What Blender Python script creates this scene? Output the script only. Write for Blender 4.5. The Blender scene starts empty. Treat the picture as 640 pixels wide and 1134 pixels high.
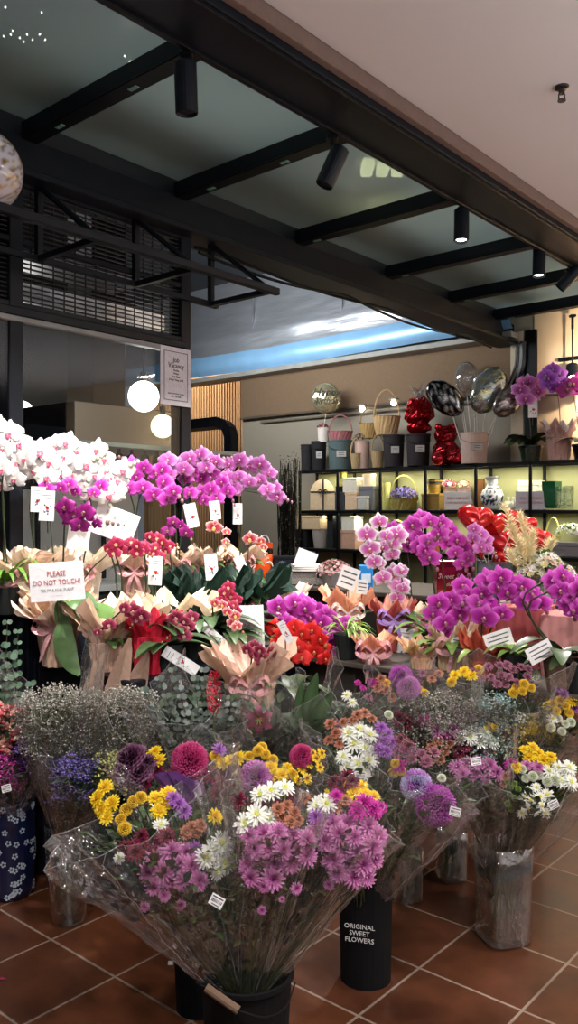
import bpy, math, random
from math import sin, cos, pi, radians, sqrt
from mathutils import Vector, Matrix, Quaternion, noise

SC = bpy.context.scene
COL = SC.collection
TH = radians(40.6)
S_, C_ = sin(TH), cos(TH)
F, CX, CY, H = 920.0, 320.0, 567.0, 1.5
rnd = random.Random(7)

# ---------------------------------------------------------------- coordinates
# world axes = the building's axes; "local" axes of a plant: x right, y away from the entrance, z up
def world(cx, cy, z):
    return Vector((cx * C_ - cy * S_, cx * S_ + cy * C_, z))
def R3(px, py, D):
    """right / away / up metres of the point seen at px, py at distance D"""
    return Vector(((px - CX) / F * D, D, H + (CY - py) / F * D))
def RZ(px, D, z):
    return Vector(((px - CX) / F * D, D, z))
def DX(px, X):
    t = (px - CX) / F
    return X / (t * C_ - S_)
def DY(px, Y):
    t = (px - CX) / F
    return Y / (t * S_ + C_)
def W3(v):
    return world(v[0], v[1], v[2])

# ---------------------------------------------------------------- colour
def _l(c):
    c = c / 255.0
    return c / 12.92 if c <= 0.04045 else ((c + 0.055) / 1.055) ** 2.4
def K(r, g, b):
    return (_l(r), _l(g), _l(b))
def mix(a, b, t):
    return tuple(a[i] * (1 - t) + b[i] * t for i in range(3))
def jit(c, a=0.15, r=None):
    r = r or rnd
    k = 1 + r.uniform(-a, a)
    return tuple(max(0, min(1, x * k * (1 + r.uniform(-a, a) * .3))) for x in c)

# ---------------------------------------------------------------- materials
def node_mat(name):
    m = bpy.data.materials.new(name)
    m.use_nodes = True
    nt = m.node_tree
    nt.nodes.clear()
    o = nt.nodes.new('ShaderNodeOutputMaterial')
    return m, nt, o
def N(nt, t, **kw):
    n = nt.nodes.new(t)
    for k, v in kw.items():
        if k in n.inputs:
            n.inputs[k].default_value = v
        else:
            setattr(n, k, v)
    return n
def attr_mat(name, rough=.6, metal=0., trans=0., bump=0., scale=60., var=.25, spec=.5, coat=0., sheen=0.):
    m, nt, o = node_mat(name)
    L = nt.links.new
    a = N(nt, 'ShaderNodeAttribute', attribute_name='Col')
    tc = N(nt, 'ShaderNodeTexCoord')
    nz = N(nt, 'ShaderNodeTexNoise'); nz.inputs['Scale'].default_value = scale
    nz.inputs['Detail'].default_value = 3
    L(tc.outputs['Object'], nz.inputs['Vector'])
    mr = N(nt, 'ShaderNodeMapRange')
    mr.inputs[3].default_value = 1 - var; mr.inputs[4].default_value = 1 + var
    L(nz.outputs['Fac'], mr.inputs[0])
    vm = N(nt, 'ShaderNodeVectorMath', operation='SCALE')
    L(a.outputs['Color'], vm.inputs[0]); L(mr.outputs[0], vm.inputs['Scale'])
    b = N(nt, 'ShaderNodeBsdfPrincipled')
    b.inputs['Roughness'].default_value = rough
    b.inputs['Metallic'].default_value = metal
    b.inputs['Specular IOR Level'].default_value = spec
    b.inputs['Coat Weight'].default_value = coat
    L(vm.outputs[0], b.inputs['Base Color'])
    if bump:
        bp = N(nt, 'ShaderNodeBump'); bp.inputs['Strength'].default_value = bump
        bp.inputs['Distance'].default_value = .01
        L(nz.outputs['Fac'], bp.inputs['Height']); L(bp.outputs[0], b.inputs['Normal'])
    sh = b.outputs[0]
    if trans:
        t = N(nt, 'ShaderNodeBsdfTranslucent')
        L(vm.outputs[0], t.inputs['Color'])
        ms = N(nt, 'ShaderNodeMixShader'); ms.inputs[0].default_value = trans
        L(b.outputs[0], ms.inputs[1]); L(t.outputs[0], ms.inputs[2]); sh = ms.outputs[0]
    L(sh, o.inputs['Surface'])
    return m
M = {}
M['petal'] = attr_mat('petal', .55, trans=.22, var=.12, scale=80)
M['leaf'] = attr_mat('leaf', .38, trans=.08, var=.3, scale=30, bump=.2)
M['paper'] = attr_mat('paper', .75, trans=.18, var=.1, scale=40, bump=.35)
M['matte'] = attr_mat('matte', .8, var=.15, scale=40, bump=.15, spec=.25)
M['plastic'] = attr_mat('plastic', .35, var=.08, scale=20)
M['foil'] = attr_mat('foil', .16, metal=.75, var=.15, scale=25, bump=.5)
M['gloss'] = attr_mat('gloss', .12, var=.08, scale=12, coat=.5)
M['hood_steel'] = attr_mat('hood_steel', .2, metal=1., var=.2, scale=1.5, bump=.6)
M['black_steel'] = attr_mat('black_steel', .45, var=.35, scale=9, spec=.22)
M['wicker'] = attr_mat('wicker', .7, var=.45, scale=160, bump=.8)
M['ribbon'] = attr_mat('ribbon', .3, trans=.1, var=.1, scale=40)

def glass_mat(name, tint=(.93, .93, .93), fmin=.06, fmax=.6, rough=.06, haze=.0, hazecol=(.8, .8, .8), bump=0., scale=30.):
    m, nt, o = node_mat(name)
    L = nt.links.new
    t = N(nt, 'ShaderNodeBsdfTransparent'); t.inputs[0].default_value = (*tint, 1)
    g = N(nt, 'ShaderNodeBsdfGlossy'); g.inputs['Roughness'].default_value = rough
    g.inputs['Color'].default_value = (.95, .95, .95, 1)
    lw = N(nt, 'ShaderNodeLayerWeight'); lw.inputs['Blend'].default_value = .35
    mr = N(nt, 'ShaderNodeMapRange'); mr.inputs[3].default_value = fmin; mr.inputs[4].default_value = fmax
    L(lw.outputs['Facing'], mr.inputs[0])
    ms = N(nt, 'ShaderNodeMixShader')
    L(mr.outputs[0], ms.inputs[0]); L(t.outputs[0], ms.inputs[1]); L(g.outputs[0], ms.inputs[2])
    out = ms.outputs[0]
    if bump:
        tc = N(nt, 'ShaderNodeTexCoord')
        nz = N(nt, 'ShaderNodeTexNoise'); nz.inputs['Scale'].default_value = scale; nz.inputs['Detail'].default_value = 2
        L(tc.outputs['Object'], nz.inputs['Vector'])
        bp = N(nt, 'ShaderNodeBump'); bp.inputs['Strength'].default_value = bump; bp.inputs['Distance'].default_value = .02
        L(nz.outputs['Fac'], bp.inputs['Height'])
        L(bp.outputs[0], g.inputs['Normal']); L(bp.outputs[0], lw.inputs['Normal'])
    if haze:
        d = N(nt, 'ShaderNodeBsdfTranslucent'); d.inputs[0].default_value = (*hazecol, 1)
        d2 = N(nt, 'ShaderNodeBsdfDiffuse'); d2.inputs[0].default_value = (*hazecol, 1)
        m3 = N(nt, 'ShaderNodeMixShader'); m3.inputs[0].default_value = .5
        L(d.outputs[0], m3.inputs[1]); L(d2.outputs[0], m3.inputs[2])
        m2 = N(nt, 'ShaderNodeMixShader'); m2.inputs[0].default_value = haze
        L(out, m2.inputs[1]); L(m3.outputs[0], m2.inputs[2]); out = m2.outputs[0]
    L(out, o.inputs['Surface'])
    return m
M['cellophane'] = glass_mat('cellophane', (.98, .98, .98), .035, .55, .10, .028, (.85, .84, .84), 1.0, 20)
M['film_edge'] = glass_mat('film_edge', (.9, .9, .9), .15, .7, .12, .3, (.9, .9, .9))
M['glass'] = glass_mat('glass', (.93, .96, .945), .05, .95, .03, .012, (.8, .85, .82), .35, 16)
M['pane'] = glass_mat('pane', (.72, .75, .76), .008, .10, .02)
M['balloon_film'] = glass_mat('balloon_film', (.8, .8, .8), .12, .8, .07, .12, (.7, .7, .68))
def emit(name, col, s):
    m, nt, o = node_mat(name)
    e = N(nt, 'ShaderNodeEmission'); e.inputs[0].default_value = (*col, 1); e.inputs[1].default_value = s
    nt.links.new(e.outputs[0], o.inputs['Surface'])
    return m
M['lamp_white'] = emit('lamp_white', (1, .96, .88), 14)
M['lamp_warm'] = emit('lamp_warm', (1, .88, .5), 5)
M['led'] = emit('led', (1, .93, .7), 18)

# ---------------------------------------------------------------- mesh builder
class MB:
    def __init__(s):
        s.v = []; s.f = []; s.c = []; s.mi = []
    def add(s, vs, fs, col, mi=0):
        b = len(s.v)
        s.v.extend(tuple(p) for p in vs)
        if col and isinstance(col[0], (tuple, list)):
            s.c.extend(col)
        else:
            s.c.extend([col] * len(vs))
        for f in fs:
            s.f.append(tuple(b + i for i in f)); s.mi.append(mi)
    def box(s, c, d, col, b=.004, rot=None, mi=0):
        """chamfered box: centre c, full size d"""
        b = min(b, min(d) * .3)
        hx = [x / 2 for x in d]
        vs = []; idx = {}
        for sx in (-1, 1):
            for sy in (-1, 1):
                for sz in (-1, 1):
                    sg = (sx, sy, sz)
                    for a in range(3):
                        p = [sg[i] * (hx[i] - (0 if i == a else b)) for i in range(3)]
                        idx[(sg, a)] = len(vs); vs.append(Vector(p))
        fs = []
        for a in range(3):
            o = [i for i in range(3) if i != a]
            for sg in (-1, 1):
                q = []
                for (u, w) in ((-1, -1), (1, -1), (1, 1), (-1, 1)):
                    t = [0, 0, 0]; t[a] = sg; t[o[0]] = u; t[o[1]] = w
                    q.append(idx[(tuple(t), a)])
                fs.append(q)
        for a, e in ((0, 1), (1, 2), (0, 2)):
            k = 3 - a - e
            for u in (-1, 1):
                for w in (-1, 1):
                    t1 = [0, 0, 0]; t1[a] = u; t1[e] = w; t1[k] = -1
                    t2 = list(t1); t2[k] = 1
                    fs.append([idx[(tuple(t1), a)], idx[(tuple(t2), a)], idx[(tuple(t2), e)], idx[(tuple(t1), e)]])
        for sx in (-1, 1):
            for sy in (-1, 1):
                for sz in (-1, 1):
                    fs.append([idx[((sx, sy, sz), a)] for a in range(3)])
        out = []
        for f in fs:
            p = [vs[i] for i in f]
            n = (p[1] - p[0]).cross(p[2] - p[0])
            m = sum(p, Vector()) / len(p)
            out.append(tuple(f) if n.dot(m) > 0 else tuple(reversed(f)))
        c = Vector(c)
        if rot is not None:
            vs = [rot @ p + c for p in vs]
        else:
            vs = [p + c for p in vs]
        s.add(vs, out, col, mi)
    def tube(s, pts, r, n=6, col=(0, 0, 0), cap=True, mi=0):
        pts = [Vector(p) for p in pts]
        if not hasattr(r, '__len__'):
            r = [r] * len(pts)
        vs = []; up = None
        for i, p in enumerate(pts):
            t = (pts[min(i + 1, len(pts) - 1)] - pts[max(i - 1, 0)])
            if t.length < 1e-9: t = Vector((0, 0, 1))
            t.normalize()
            if up is None:
                up = t.orthogonal().normalized()
            else:
                up = (up - t * up.dot(t))
                up = up.normalized() if up.length > 1e-6 else t.orthogonal().normalized()
            w = t.cross(up)
            for k in range(n):
                a = 2 * pi * k / n
                vs.append(p + (up * cos(a) + w * sin(a)) * r[i])
        fs = []
        for i in range(len(pts) - 1):
            for k in range(n):
                a = i * n + k; b2 = i * n + (k + 1) % n
                fs.append((a, b2, b2 + n, a + n))
        if cap:
            fs.append(tuple(reversed(range(n)))); fs.append(tuple(range((len(pts) - 1) * n, len(pts) * n)))
        s.add(vs, fs, col, mi)
    def lathe(s, prof, n=24, c=(0, 0, 0), col=(0, 0, 0), fn=None, mi=0, sx=1, sy=1):
        """prof: list of (r, z); fn(theta, i) -> radius factor; col may be a list per ring"""
        c = Vector(c); vs = []; cs = []
        for i, (r, z) in enumerate(prof):
            for k in range(n):
                a = 2 * pi * k / n
                q = fn(a, i) if fn else 1
                vs.append(c + Vector((cos(a) * r * q * sx, sin(a) * r * q * sy, z)))
                cs.append(col[i] if isinstance(col[0], (tuple, list)) else col)
        fs = []
        for i in range(len(prof) - 1):
            for k in range(n):
                a = i * n + k; b = i * n + (k + 1) % n
                fs.append((a, b, b + n, a + n))
        s.add(vs, fs, cs, mi)
    def ball(s, c, r, col, nu=8, nv=6, sz=1., mi=0):
        prof = [(max(1e-4, r * sin(pi * i / nv)), -r * sz * cos(pi * i / nv)) for i in range(nv + 1)]
        s.lathe(prof, nu, c, col, mi=mi)
    def octa(s, c, r, col):
        c = Vector(c)
        vs = [c + Vector(p) * r for p in ((1, 0, 0), (-1, 0, 0), (0, 1, 0), (0, -1, 0), (0, 0, 1), (0, 0, -1))]
        s.add(vs, [(0, 2, 4), (2, 1, 4), (1, 3, 4), (3, 0, 4), (2, 0, 5), (1, 2, 5), (3, 1, 5), (0, 3, 5)], col)
    def quad(s, a, b, c, d, col):
        s.add([a, b, c, d], [(0, 1, 2, 3)], col)
    def disc(s, c, r, axis, col, n=16, thick=0):
        q = Vector(axis).normalized().to_track_quat('Z', 'Y'); c = Vector(c)
        s.add([c + q @ Vector((cos(2 * pi * k / n) * r, sin(2 * pi * k / n) * r, 0)) for k in range(n)], [tuple(range(n))], col)
    def leaf(s, pts, w, col, side=None, fold=.15, n=3, colb=None, pw=.8):
        """strap leaf along the path pts, width w"""
        pts = [Vector(p) for p in pts]; m = len(pts); vs = []; cs = []
        for i, p in enumerate(pts):
            t = (pts[min(i + 1, m - 1)] - pts[max(i - 1, 0)]).normalized()
            sd = Vector(side) if side is not None else t.cross(Vector((0, 0, 1)))
            if sd.length < 1e-3: sd = Vector((1, 0, 0))
            sd = (sd - t * sd.dot(t)).normalized(); up = sd.cross(t)
            u = i / (m - 1)
            ww = w * .5 * max(.03, sin(pi * min(1, (u * .93 + .05) ** pw)) ** .7)
            for k in range(-1, 2):
                vs.append(p + sd * ww * k + up * (abs(k) * fold * ww))
                cs.append(mix(col, colb or col, u) if k else mix(mix(col, colb or col, u), (.2, .3, .1), .12))
        fs = []
        for i in range(m - 1):
            for k in range(2):
                a = i * 3 + k
                fs.append((a, a + 1, a + 4, a + 3))
        s.add(vs, fs, cs)
    def mesh(s, name, mat, smooth=False):
        me = bpy.data.meshes.new(name)
        me.from_pydata(s.v, [], s.f)
        ca = me.color_attributes.new('Col', 'FLOAT_COLOR', 'POINT')
        fl = []
        for c in s.c:
            fl.extend((c[0], c[1], c[2], 1.0))
        ca.data.foreach_set('color', fl)
        mats = mat if isinstance(mat, (list, tuple)) else [mat]
        for m in mats:
            me.materials.append(M[m] if isinstance(m, str) else m)
        if any(s.mi):
            me.polygons.foreach_set('material_index', s.mi)
        if smooth:
            me.polygons.foreach_set('use_smooth', [True] * len(s.f))
        me.update()
        return me
    def build(s, name, mat, parent=None, loc=(0, 0, 0), smooth=False, kind=None, label=None):
        o = bpy.data.objects.new(name, s.mesh(name, mat, smooth))
        COL.objects.link(o); o.parent = parent; o.location = loc
        if kind: o['kind'] = kind
        if label: o['label'] = label
        return o

def tag(o, label, cat, group=None):
    o['label'] = label; o['category'] = cat
    if group: o['group'] = group
    return o
def thing(name, label, cat, at, group=None, rz=TH):
    """Empty at the thing's base; at = right/away/up metres"""
    o = bpy.data.objects.new(name, None); COL.objects.link(o)
    o.empty_display_size = .05
    o.location = W3(at); o.rotation_euler = (0, 0, rz)
    return tag(o, label, cat, group)
def tworld(name, label, cat, loc, group=None, rz=0):
    o = bpy.data.objects.new(name, None); COL.objects.link(o)
    o.location = loc; o.rotation_euler = (0, 0, rz)
    return tag(o, label, cat, group)
def place(name, me, parent, loc, rot=None, scale=1, kind=None):
    o = bpy.data.objects.new(name, me); COL.objects.link(o)
    o.parent = parent; o.location = loc
    if rot is not None:
        o.rotation_mode = 'QUATERNION'; o.rotation_quaternion = rot
    o.scale = (scale,) * 3 if not hasattr(scale, '__len__') else scale
    if kind: o['kind'] = kind
    return o
def copy_tree(o, parent=None):
    c = o.copy(); COL.objects.link(c); c.parent = parent
    for ch in list(o.children): copy_tree(ch, c)
    return c
def lettering(txt, size, parent, loc, rot, col=(.02, .02, .02), name='lettering', align='CENTER', shear=0., sx=1.):
    cu = bpy.data.curves.new(name, 'FONT'); cu.body = txt; cu.size = size
    cu.align_x = align; cu.align_y = 'CENTER'; cu.shear = shear; cu.extrude = .0003
    cu.materials.append(flat(col))
    cu.resolution_u = 2
    t = bpy.data.objects.new(name, cu); COL.objects.link(t)
    bpy.context.view_layer.update()
    me = bpy.data.meshes.new_from_object(t.evaluated_get(bpy.context.evaluated_depsgraph_get()))
    bpy.data.objects.remove(t); bpy.data.curves.remove(cu)
    me.materials.clear(); me.materials.append(flat(col)); me.name = name
    o = bpy.data.objects.new(name, me); COL.objects.link(o); o.parent = parent
    o.location = loc; o.rotation_euler = rot; o.scale = (sx, 1, 1)
    return o
_fl = {}
def flat(col):
    k = tuple(round(c, 3) for c in col)
    if k not in _fl:
        m, nt, o = node_mat('print_ink')
        b = N(nt, 'ShaderNodeBsdfPrincipled'); b.inputs['Base Color'].default_value = (*col, 1)
        b.inputs['Roughness'].default_value = .6
        nt.links.new(b.outputs[0], o.inputs['Surface']); _fl[k] = m
    return _fl[k]
def facing(n, up=(0, 0, 1)):
    n = Vector(n).normalized(); u = Vector(up)
    x = u.cross(n)
    if x.length < 1e-3: x = Vector((1, 0, 0))
    x.normalize(); y = n.cross(x)
    return Matrix((x, y, n)).transposed().to_quaternion()
def spline(pts, k=6):
    P = [Vector(p) for p in pts]
    if len(P) < 3:
        return P
    P = [P[0] * 2 - P[1]] + P + [P[-1] * 2 - P[-2]]; out = []
    for i in range(1, len(P) - 2):
        for j in range(k):
            t = j / k; a, b, c, d = P[i - 1:i + 3]
            out.append(.5 * ((2 * b) + (c - a) * t + (2 * a - 5 * b + 4 * c - d) * t * t + (3 * b - a - 3 * c + d) * t ** 3))
    out.append(P[-2]); return out
# ================================================================ the setting
def struct(name, mb, mat, smooth=False):
    o = mb.build(name, mat, smooth=smooth); o['kind'] = 'structure'; return o
BLK = K(20, 24, 31); BLK2 = K(10, 12, 16)

# floor: terracotta tiles laid with the building
def floor_mat():
    m, nt, o = node_mat('terracotta_tiles'); L = nt.links.new
    tc = N(nt, 'ShaderNodeTexCoord')
    mp = N(nt, 'ShaderNodeMapping'); mp.inputs['Location'].default_value = (TILE_OX, TILE_OY, 0)
    L(tc.outputs['Object'], mp.inputs[0])
    br = N(nt, 'ShaderNodeTexBrick'); br.offset = 0.; br.squash = 1.
    br.inputs['Scale'].default_value = 1.; br.inputs['Brick Width'].default_value = TILE; br.inputs['Row Height'].default_value = TILE_H
    br.inputs['Mortar Size'].default_value = .005; br.inputs['Mortar Smooth'].default_value = .2
    br.inputs['Color1'].default_value = (*K(112, 64, 40), 1); br.inputs['Color2'].default_value = (*K(84, 48, 31), 1)
    br.inputs['Mortar'].default_value = (*K(150, 132, 118), 1)
    L(mp.outputs[0], br.inputs['Vector'])
    nz = N(nt, 'ShaderNodeTexNoise'); nz.inputs['Scale'].default_value = 3.5; nz.inputs['Detail'].default_value = 8
    nz.inputs['Roughness'].default_value = .7
    L(tc.outputs['Object'], nz.inputs['Vector'])
    mr = N(nt, 'ShaderNodeMapRange'); mr.inputs[1].default_value = .3; mr.inputs[2].default_value = .7
    mr.inputs[3].default_value = .4; mr.inputs[4].default_value = 1.4
    L(nz.outputs['Fac'], mr.inputs[0])
    vm = N(nt, 'ShaderNodeVectorMath', operation='SCALE')
    L(br.outputs['Color'], vm.inputs[0]); L(mr.outputs[0], vm.inputs['Scale'])
    b = N(nt, 'ShaderNodeBsdfPrincipled'); L(vm.outputs[0], b.inputs['Base Color'])
    r2 = N(nt, 'ShaderNodeMapRange'); r2.inputs[3].default_value = .22; r2.inputs[4].default_value = .5
    L(nz.outputs['Fac'], r2.inputs[0]); L(r2.outputs[0], b.inputs['Roughness'])
    bp = N(nt, 'ShaderNodeBump'); bp.inputs['Strength'].default_value = .35; bp.inputs['Distance'].default_value = .004
    inv = N(nt, 'ShaderNodeMath', operation='MULTIPLY_ADD'); inv.inputs[1].default_value = -1; inv.inputs[2].default_value = 1
    L(br.outputs['Fac'], inv.inputs[0]); ad = N(nt, 'ShaderNodeMath', operation='ADD')
    n3 = N(nt, 'ShaderNodeMath', operation='MULTIPLY'); n3.inputs[1].default_value = .5
    L(nz.outputs['Fac'], n3.inputs[0]); L(inv.outputs[0], ad.inputs[0]); L(n3.outputs[0], ad.inputs[1])
    L(ad.outputs[0], bp.inputs['Height']); L(bp.outputs[0], b.inputs['Normal'])
    L(b.outputs[0], o.inputs['Surface'])
    return m
TILE, TILE_H, TILE_OX, TILE_OY = .359, .342, .017, .04
def surf(name, col, rough, metal=0., scale=4., var=.1, bump=.1, dist=.01, stretch=(1, 1, 1), spec=.5):
    m, nt, o = node_mat(name); L = nt.links.new
    tc = N(nt, 'ShaderNodeTexCoord'); mp = N(nt, 'ShaderNodeMapping'); mp.inputs['Scale'].default_value = stretch
    L(tc.outputs['Object'], mp.inputs[0])
    nz = N(nt, 'ShaderNodeTexNoise'); nz.inputs['Scale'].default_value = scale; nz.inputs['Detail'].default_value = 5
    L(mp.outputs[0], nz.inputs['Vector'])
    cr = N(nt, 'ShaderNodeMix', data_type='RGBA')
    cr.inputs[6].default_value = (*[c * (1 - var) for c in col], 1); cr.inputs[7].default_value = (*[min(1, c * (1 + var)) for c in col], 1)
    L(nz.outputs['Fac'], cr.inputs[0])
    b = N(nt, 'ShaderNodeBsdfPrincipled'); L(cr.outputs[2], b.inputs['Base Color'])
    b.inputs['Roughness'].default_value = rough; b.inputs['Metallic'].default_value = metal
    b.inputs['Specular IOR Level'].default_value = spec
    bp = N(nt, 'ShaderNodeBump'); bp.inputs['Strength'].default_value = bump; bp.inputs['Distance'].default_value = dist
    L(nz.outputs['Fac'], bp.inputs['Height']); L(bp.outputs[0], b.inputs['Normal'])
    L(b.outputs[0], o.inputs['Surface'])
    return m
M['floor'] = floor_mat()
M['ceiling'] = surf('painted_ceiling', K(232, 222, 218), .9, var=.05, scale=1.5, bump=.05)
M['plaster'] = surf('beige_plaster', K(150, 141, 124), .7, var=.08, scale=2)
M['warm_plaster'] = surf('warm_plaster', K(235, 205, 170), .8, var=.05, scale=2)
M['shelf_back'] = surf('shelf_back', K(178, 178, 130), .6, var=.08, scale=3)
M['steel'] = surf('stainless_steel', K(220, 224, 230), .36, .8, scale=1.6, var=.2, bump=.5, dist=.05, stretch=(1, 1, 4))
M['painted_blue_sheen'] = surf('blue_sheen_on_steel', K(150, 200, 240), .35, .35, scale=5, var=.15, bump=.3)  # bluish reflection along the steel panel, put into the base colour
M['canopy_glass'] = surf('grey_canopy_glass', K(172, 182, 176), .15, 0, scale=1.2, var=.3, bump=.03, spec=.8)
def frost(m):
    nt = m.node_tree; o = [n for n in nt.nodes if n.type == 'OUTPUT_MATERIAL'][0]; b = [n for n in nt.nodes if n.type == 'BSDF_PRINCIPLED'][0]
    t = N(nt, 'ShaderNodeBsdfTranslucent'); t.inputs[0].default_value = (.50, .54, .53, 1)
    ms = N(nt, 'ShaderNodeMixShader'); ms.inputs[0].default_value = .5
    tr = N(nt, 'ShaderNodeBsdfTransparent'); tr.inputs[0].default_value = (.7, .78, .76, 1); m2 = N(nt, 'ShaderNodeMixShader'); m2.inputs[0].default_value = .38
    nt.links.new(b.outputs[0], ms.inputs[1]); nt.links.new(t.outputs[0], ms.inputs[2]); nt.links.new(ms.outputs[0], m2.inputs[1]); nt.links.new(tr.outputs[0], m2.inputs[2]); nt.links.new(m2.outputs[0], o.inputs['Surface'])
frost(M['canopy_glass'])
M['wood_slats'] = surf('wood_slats', K(176, 140, 104), .6, var=.3, scale=6, stretch=(1, 1, .15))
M['dark_wall'] = surf('dark_wall', K(22, 25, 28), .5, var=.3, scale=2)
M['counter_white'] = surf('white_counter', K(225, 222, 218), .5)

mb = MB(); mb.box((-1.5, 4, -.05), (22, 22, .1), (.3, .1, .05)); struct('floor', mb, 'floor')
# mall ceiling outside the shopfront
mb = MB(); mb.box((3.05, 4, 3.29), (9.96, 22, .06), (.8, .8, .8)); struct('ceiling', mb, 'ceiling')
mb = MB(); mb.box((-1.95, 4, 3.235), (.04, 22, .07), K(120, 98, 88)); struct('trim_1', mb, 'matte')
# canopy: front beam, rear beam
mb = MB(); mb.box((-2.105, 4, 3.27), (.27, 22, .2), BLK); mb.box((-2.215, 4, 3.165), (.03, 22, .02), BLK2)
mb.box((-1.995, 4, 3.165), (.03, 22, .02), BLK2)
struct('trim_2', mb, 'black_steel')
mb = MB(); mb.box((-3.4, 3.4, 3.09), (.13, 8.2, .2), BLK); mb.box((-3.36, 3.4, 3.0), (.22, 8.2, .03), BLK)
struct('trim_3', mb, 'black_steel')
# cross beams with small pale stickers
for i, y in enumerate((-.9, .15, 1.15, 2.09, 3.0, 4.0, 5.0, 5.9, 6.68, 7.5)):
    mb = MB(); mb.box((-2.79, y, 3.225), (1.14, .055, .08), BLK); mb.box((-2.79, y, 3.18), (1.14, .08, .01), BLK2)
    o = struct('trim_%d' % (i + 4), mb, 'black_steel')
    for x in ((-3.1, -2.6) if y < 3.5 else (-3.2,)):
        mb = MB(); mb.box((x, y, 3.172), (.05, .022, .004), K(120, 160, 145), .001); mb.build('sticker', 'matte', o)
# canopy glass panes
mb = MB(); mb.box((-2.79, 3.2, 3.285), (1.14, 9, .012), K(90, 98, 94)); struct('window_1', mb, 'canopy_glass')
# wall above the rear beam, inside ceiling
mb = MB(); mb.box((-3.42, 2.9, 3.7), (.1, 9.2, 1.02), K(30, 32, 36)); struct('wall_upper', mb, 'dark_wall')
# things seen dimly through the canopy panes: a banded box run added to vary the glass, a round white fixture, fairy lights
t = tworld('pane_variation_box', 'grey duct-like box run added above the canopy panes for variation', 'duct', (-3.0, 2.4, 3.74))  # made-up run, added to vary the panes in place of reflected structure lines
mb = MB(); mb.box((0, 0, 0), (.4, 8.4, .3), K(120, 124, 122)); mb.build('added_box_body', 'steel', t)
for y in (-3.2, -1.6, .0, 1.6, 3.2):
    mb = MB(); mb.box((0, y, .02), (.46, .05, .36), K(60, 62, 64)); mb.build('added_box_band', 'black_steel', t)
c = R3(424, 186, 1.99 * F / (567 - 186))
t = thing('ceiling_fixture', 'white louvred light fixture glimpsed above the canopy glass', 'lamp', (c[0], c[1], 3.49))
for x in (-.09, .0, .09):
    mb = MB(); mb.box((x, 0, 0), (.07, .16, .05), K(236, 232, 210), .01); mb.build('lamp_panel', 'lamp_warm', t)
mb = MB(); mb.box((0, 0, .04), (.34, .22, .03), K(200, 200, 196)); mb.build('housing', 'matte', t)
for lb, pts in (('tiny fairy lights at the top left corner above the glass', [(6, 8), (14, 34), (4, 40), (22, 42), (30, 38), (36, 44), (44, 38), (50, 44), (26, 46), (46, 14), (12, 38)]), ('second small cluster of fairy lights above the first cross beam', [(138, 62), (144, 68), (150, 72), (156, 66), (160, 72), (140, 74)])):
    d0 = 1.93 * F / (567 - pts[0][1]); c = R3(pts[0][0], pts[0][1], d0); t = thing('fairy_lights', lb, 'lights', c, 'fairy lights above the canopy')
    mb = MB(); q = [R3(x, y, 1.93 * F / (567 - y)) - c for x, y in pts]
    for p in q: mb.ball(p, .0045, (1, 1, 1), 6, 4)
    mb.build('light_bulbs', 'led', t, kind='stuff'); mb = MB(); mb.tube(q, .0015, 4, BLK2); mb.build('wire', 'plastic', t)
t = tworld('grille_streak_box', 'pale steel box behind the black grille, added for its bright streak', 'duct', (-3.9, 2.3, 2.62)); mb = MB(); mb.box((0, 0, 0), (.3, 1.9, .1), K(200, 204, 206)); mb.build('added_box_body', 'steel', t); mb = MB(); mb.box((0, .2, .2), (.3, 1.2, .03), K(200, 204, 206)); mb.build('upper_streak_box', 'steel', t)  # pale boxes added in place of the bright ceiling behind the grille
# posts
for i, y in enumerate((1.02, 2.03, 3.05)):
    mb = MB(); mb.box((-3.39, y, 1.5), (.09, .07, 3.0), BLK); struct('trim_%d' % (20 + i), mb, 'black_steel')
PX_ = W3(RZ(591, DY(591, 6.985), 0)).x
mb = MB(); mb.box((PX_, 6.93, 2.52), (.11, .03, 1.16), BLK2); struct('trim_23', mb, 'black_steel')
mb = MB(); mb.box((PX_ - .13, 6.93, 2.52), (.12, .02, 1.16), K(205, 190, 165)); struct('trim_24', mb, 'matte')

# left shopfront glass with frame
wr = bpy.data.objects.new('window_2', None); COL.objects.link(wr); wr['kind'] = 'structure'
mb = MB(); mb.box((-3.36, 1.3, 1.2), (.012, 3.5, 2.32), (.5, .5, .5), .001); mb.build('pane', 'pane', wr)
mb = MB()
mb.box((-3.36, 1.3, 2.365), (.05, 3.5, .025), K(150, 150, 150)); mb.box((-3.37, 1.3, 2.4), (.06, 3.5, .04), BLK)
mb.box((-3.36, 1.3, .04), (.05, 3.5, .08), BLK)
mb.build('window_frame', 'black_steel', wr)
# metal grille above the glass
g = tworld('grille', 'black metal slatted grille above the glass shopfront', 'grille', (-3.37, 0, 0))
mb = MB()
for k in range(27):
    mb.box((0, 1.6, 2.44 + k * .021), (.012, 2.86, .006), K(40, 40, 42), .001)
mb.build('slats', 'black_steel', g)
mb = MB(); y = .2
while y < 3.02:
    mb.box((-.006, y, 2.71), (.006, .006, .56), K(28, 28, 30), .001); y += .06
mb.build('wires', 'black_steel', g)
mb = MB()
for z in (2.43, 2.72, 2.985): mb.box((.005, 1.6, z), (.03, 2.86, .03), BLK)
mb.build('grille_frame', 'black_steel', g)

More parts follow.
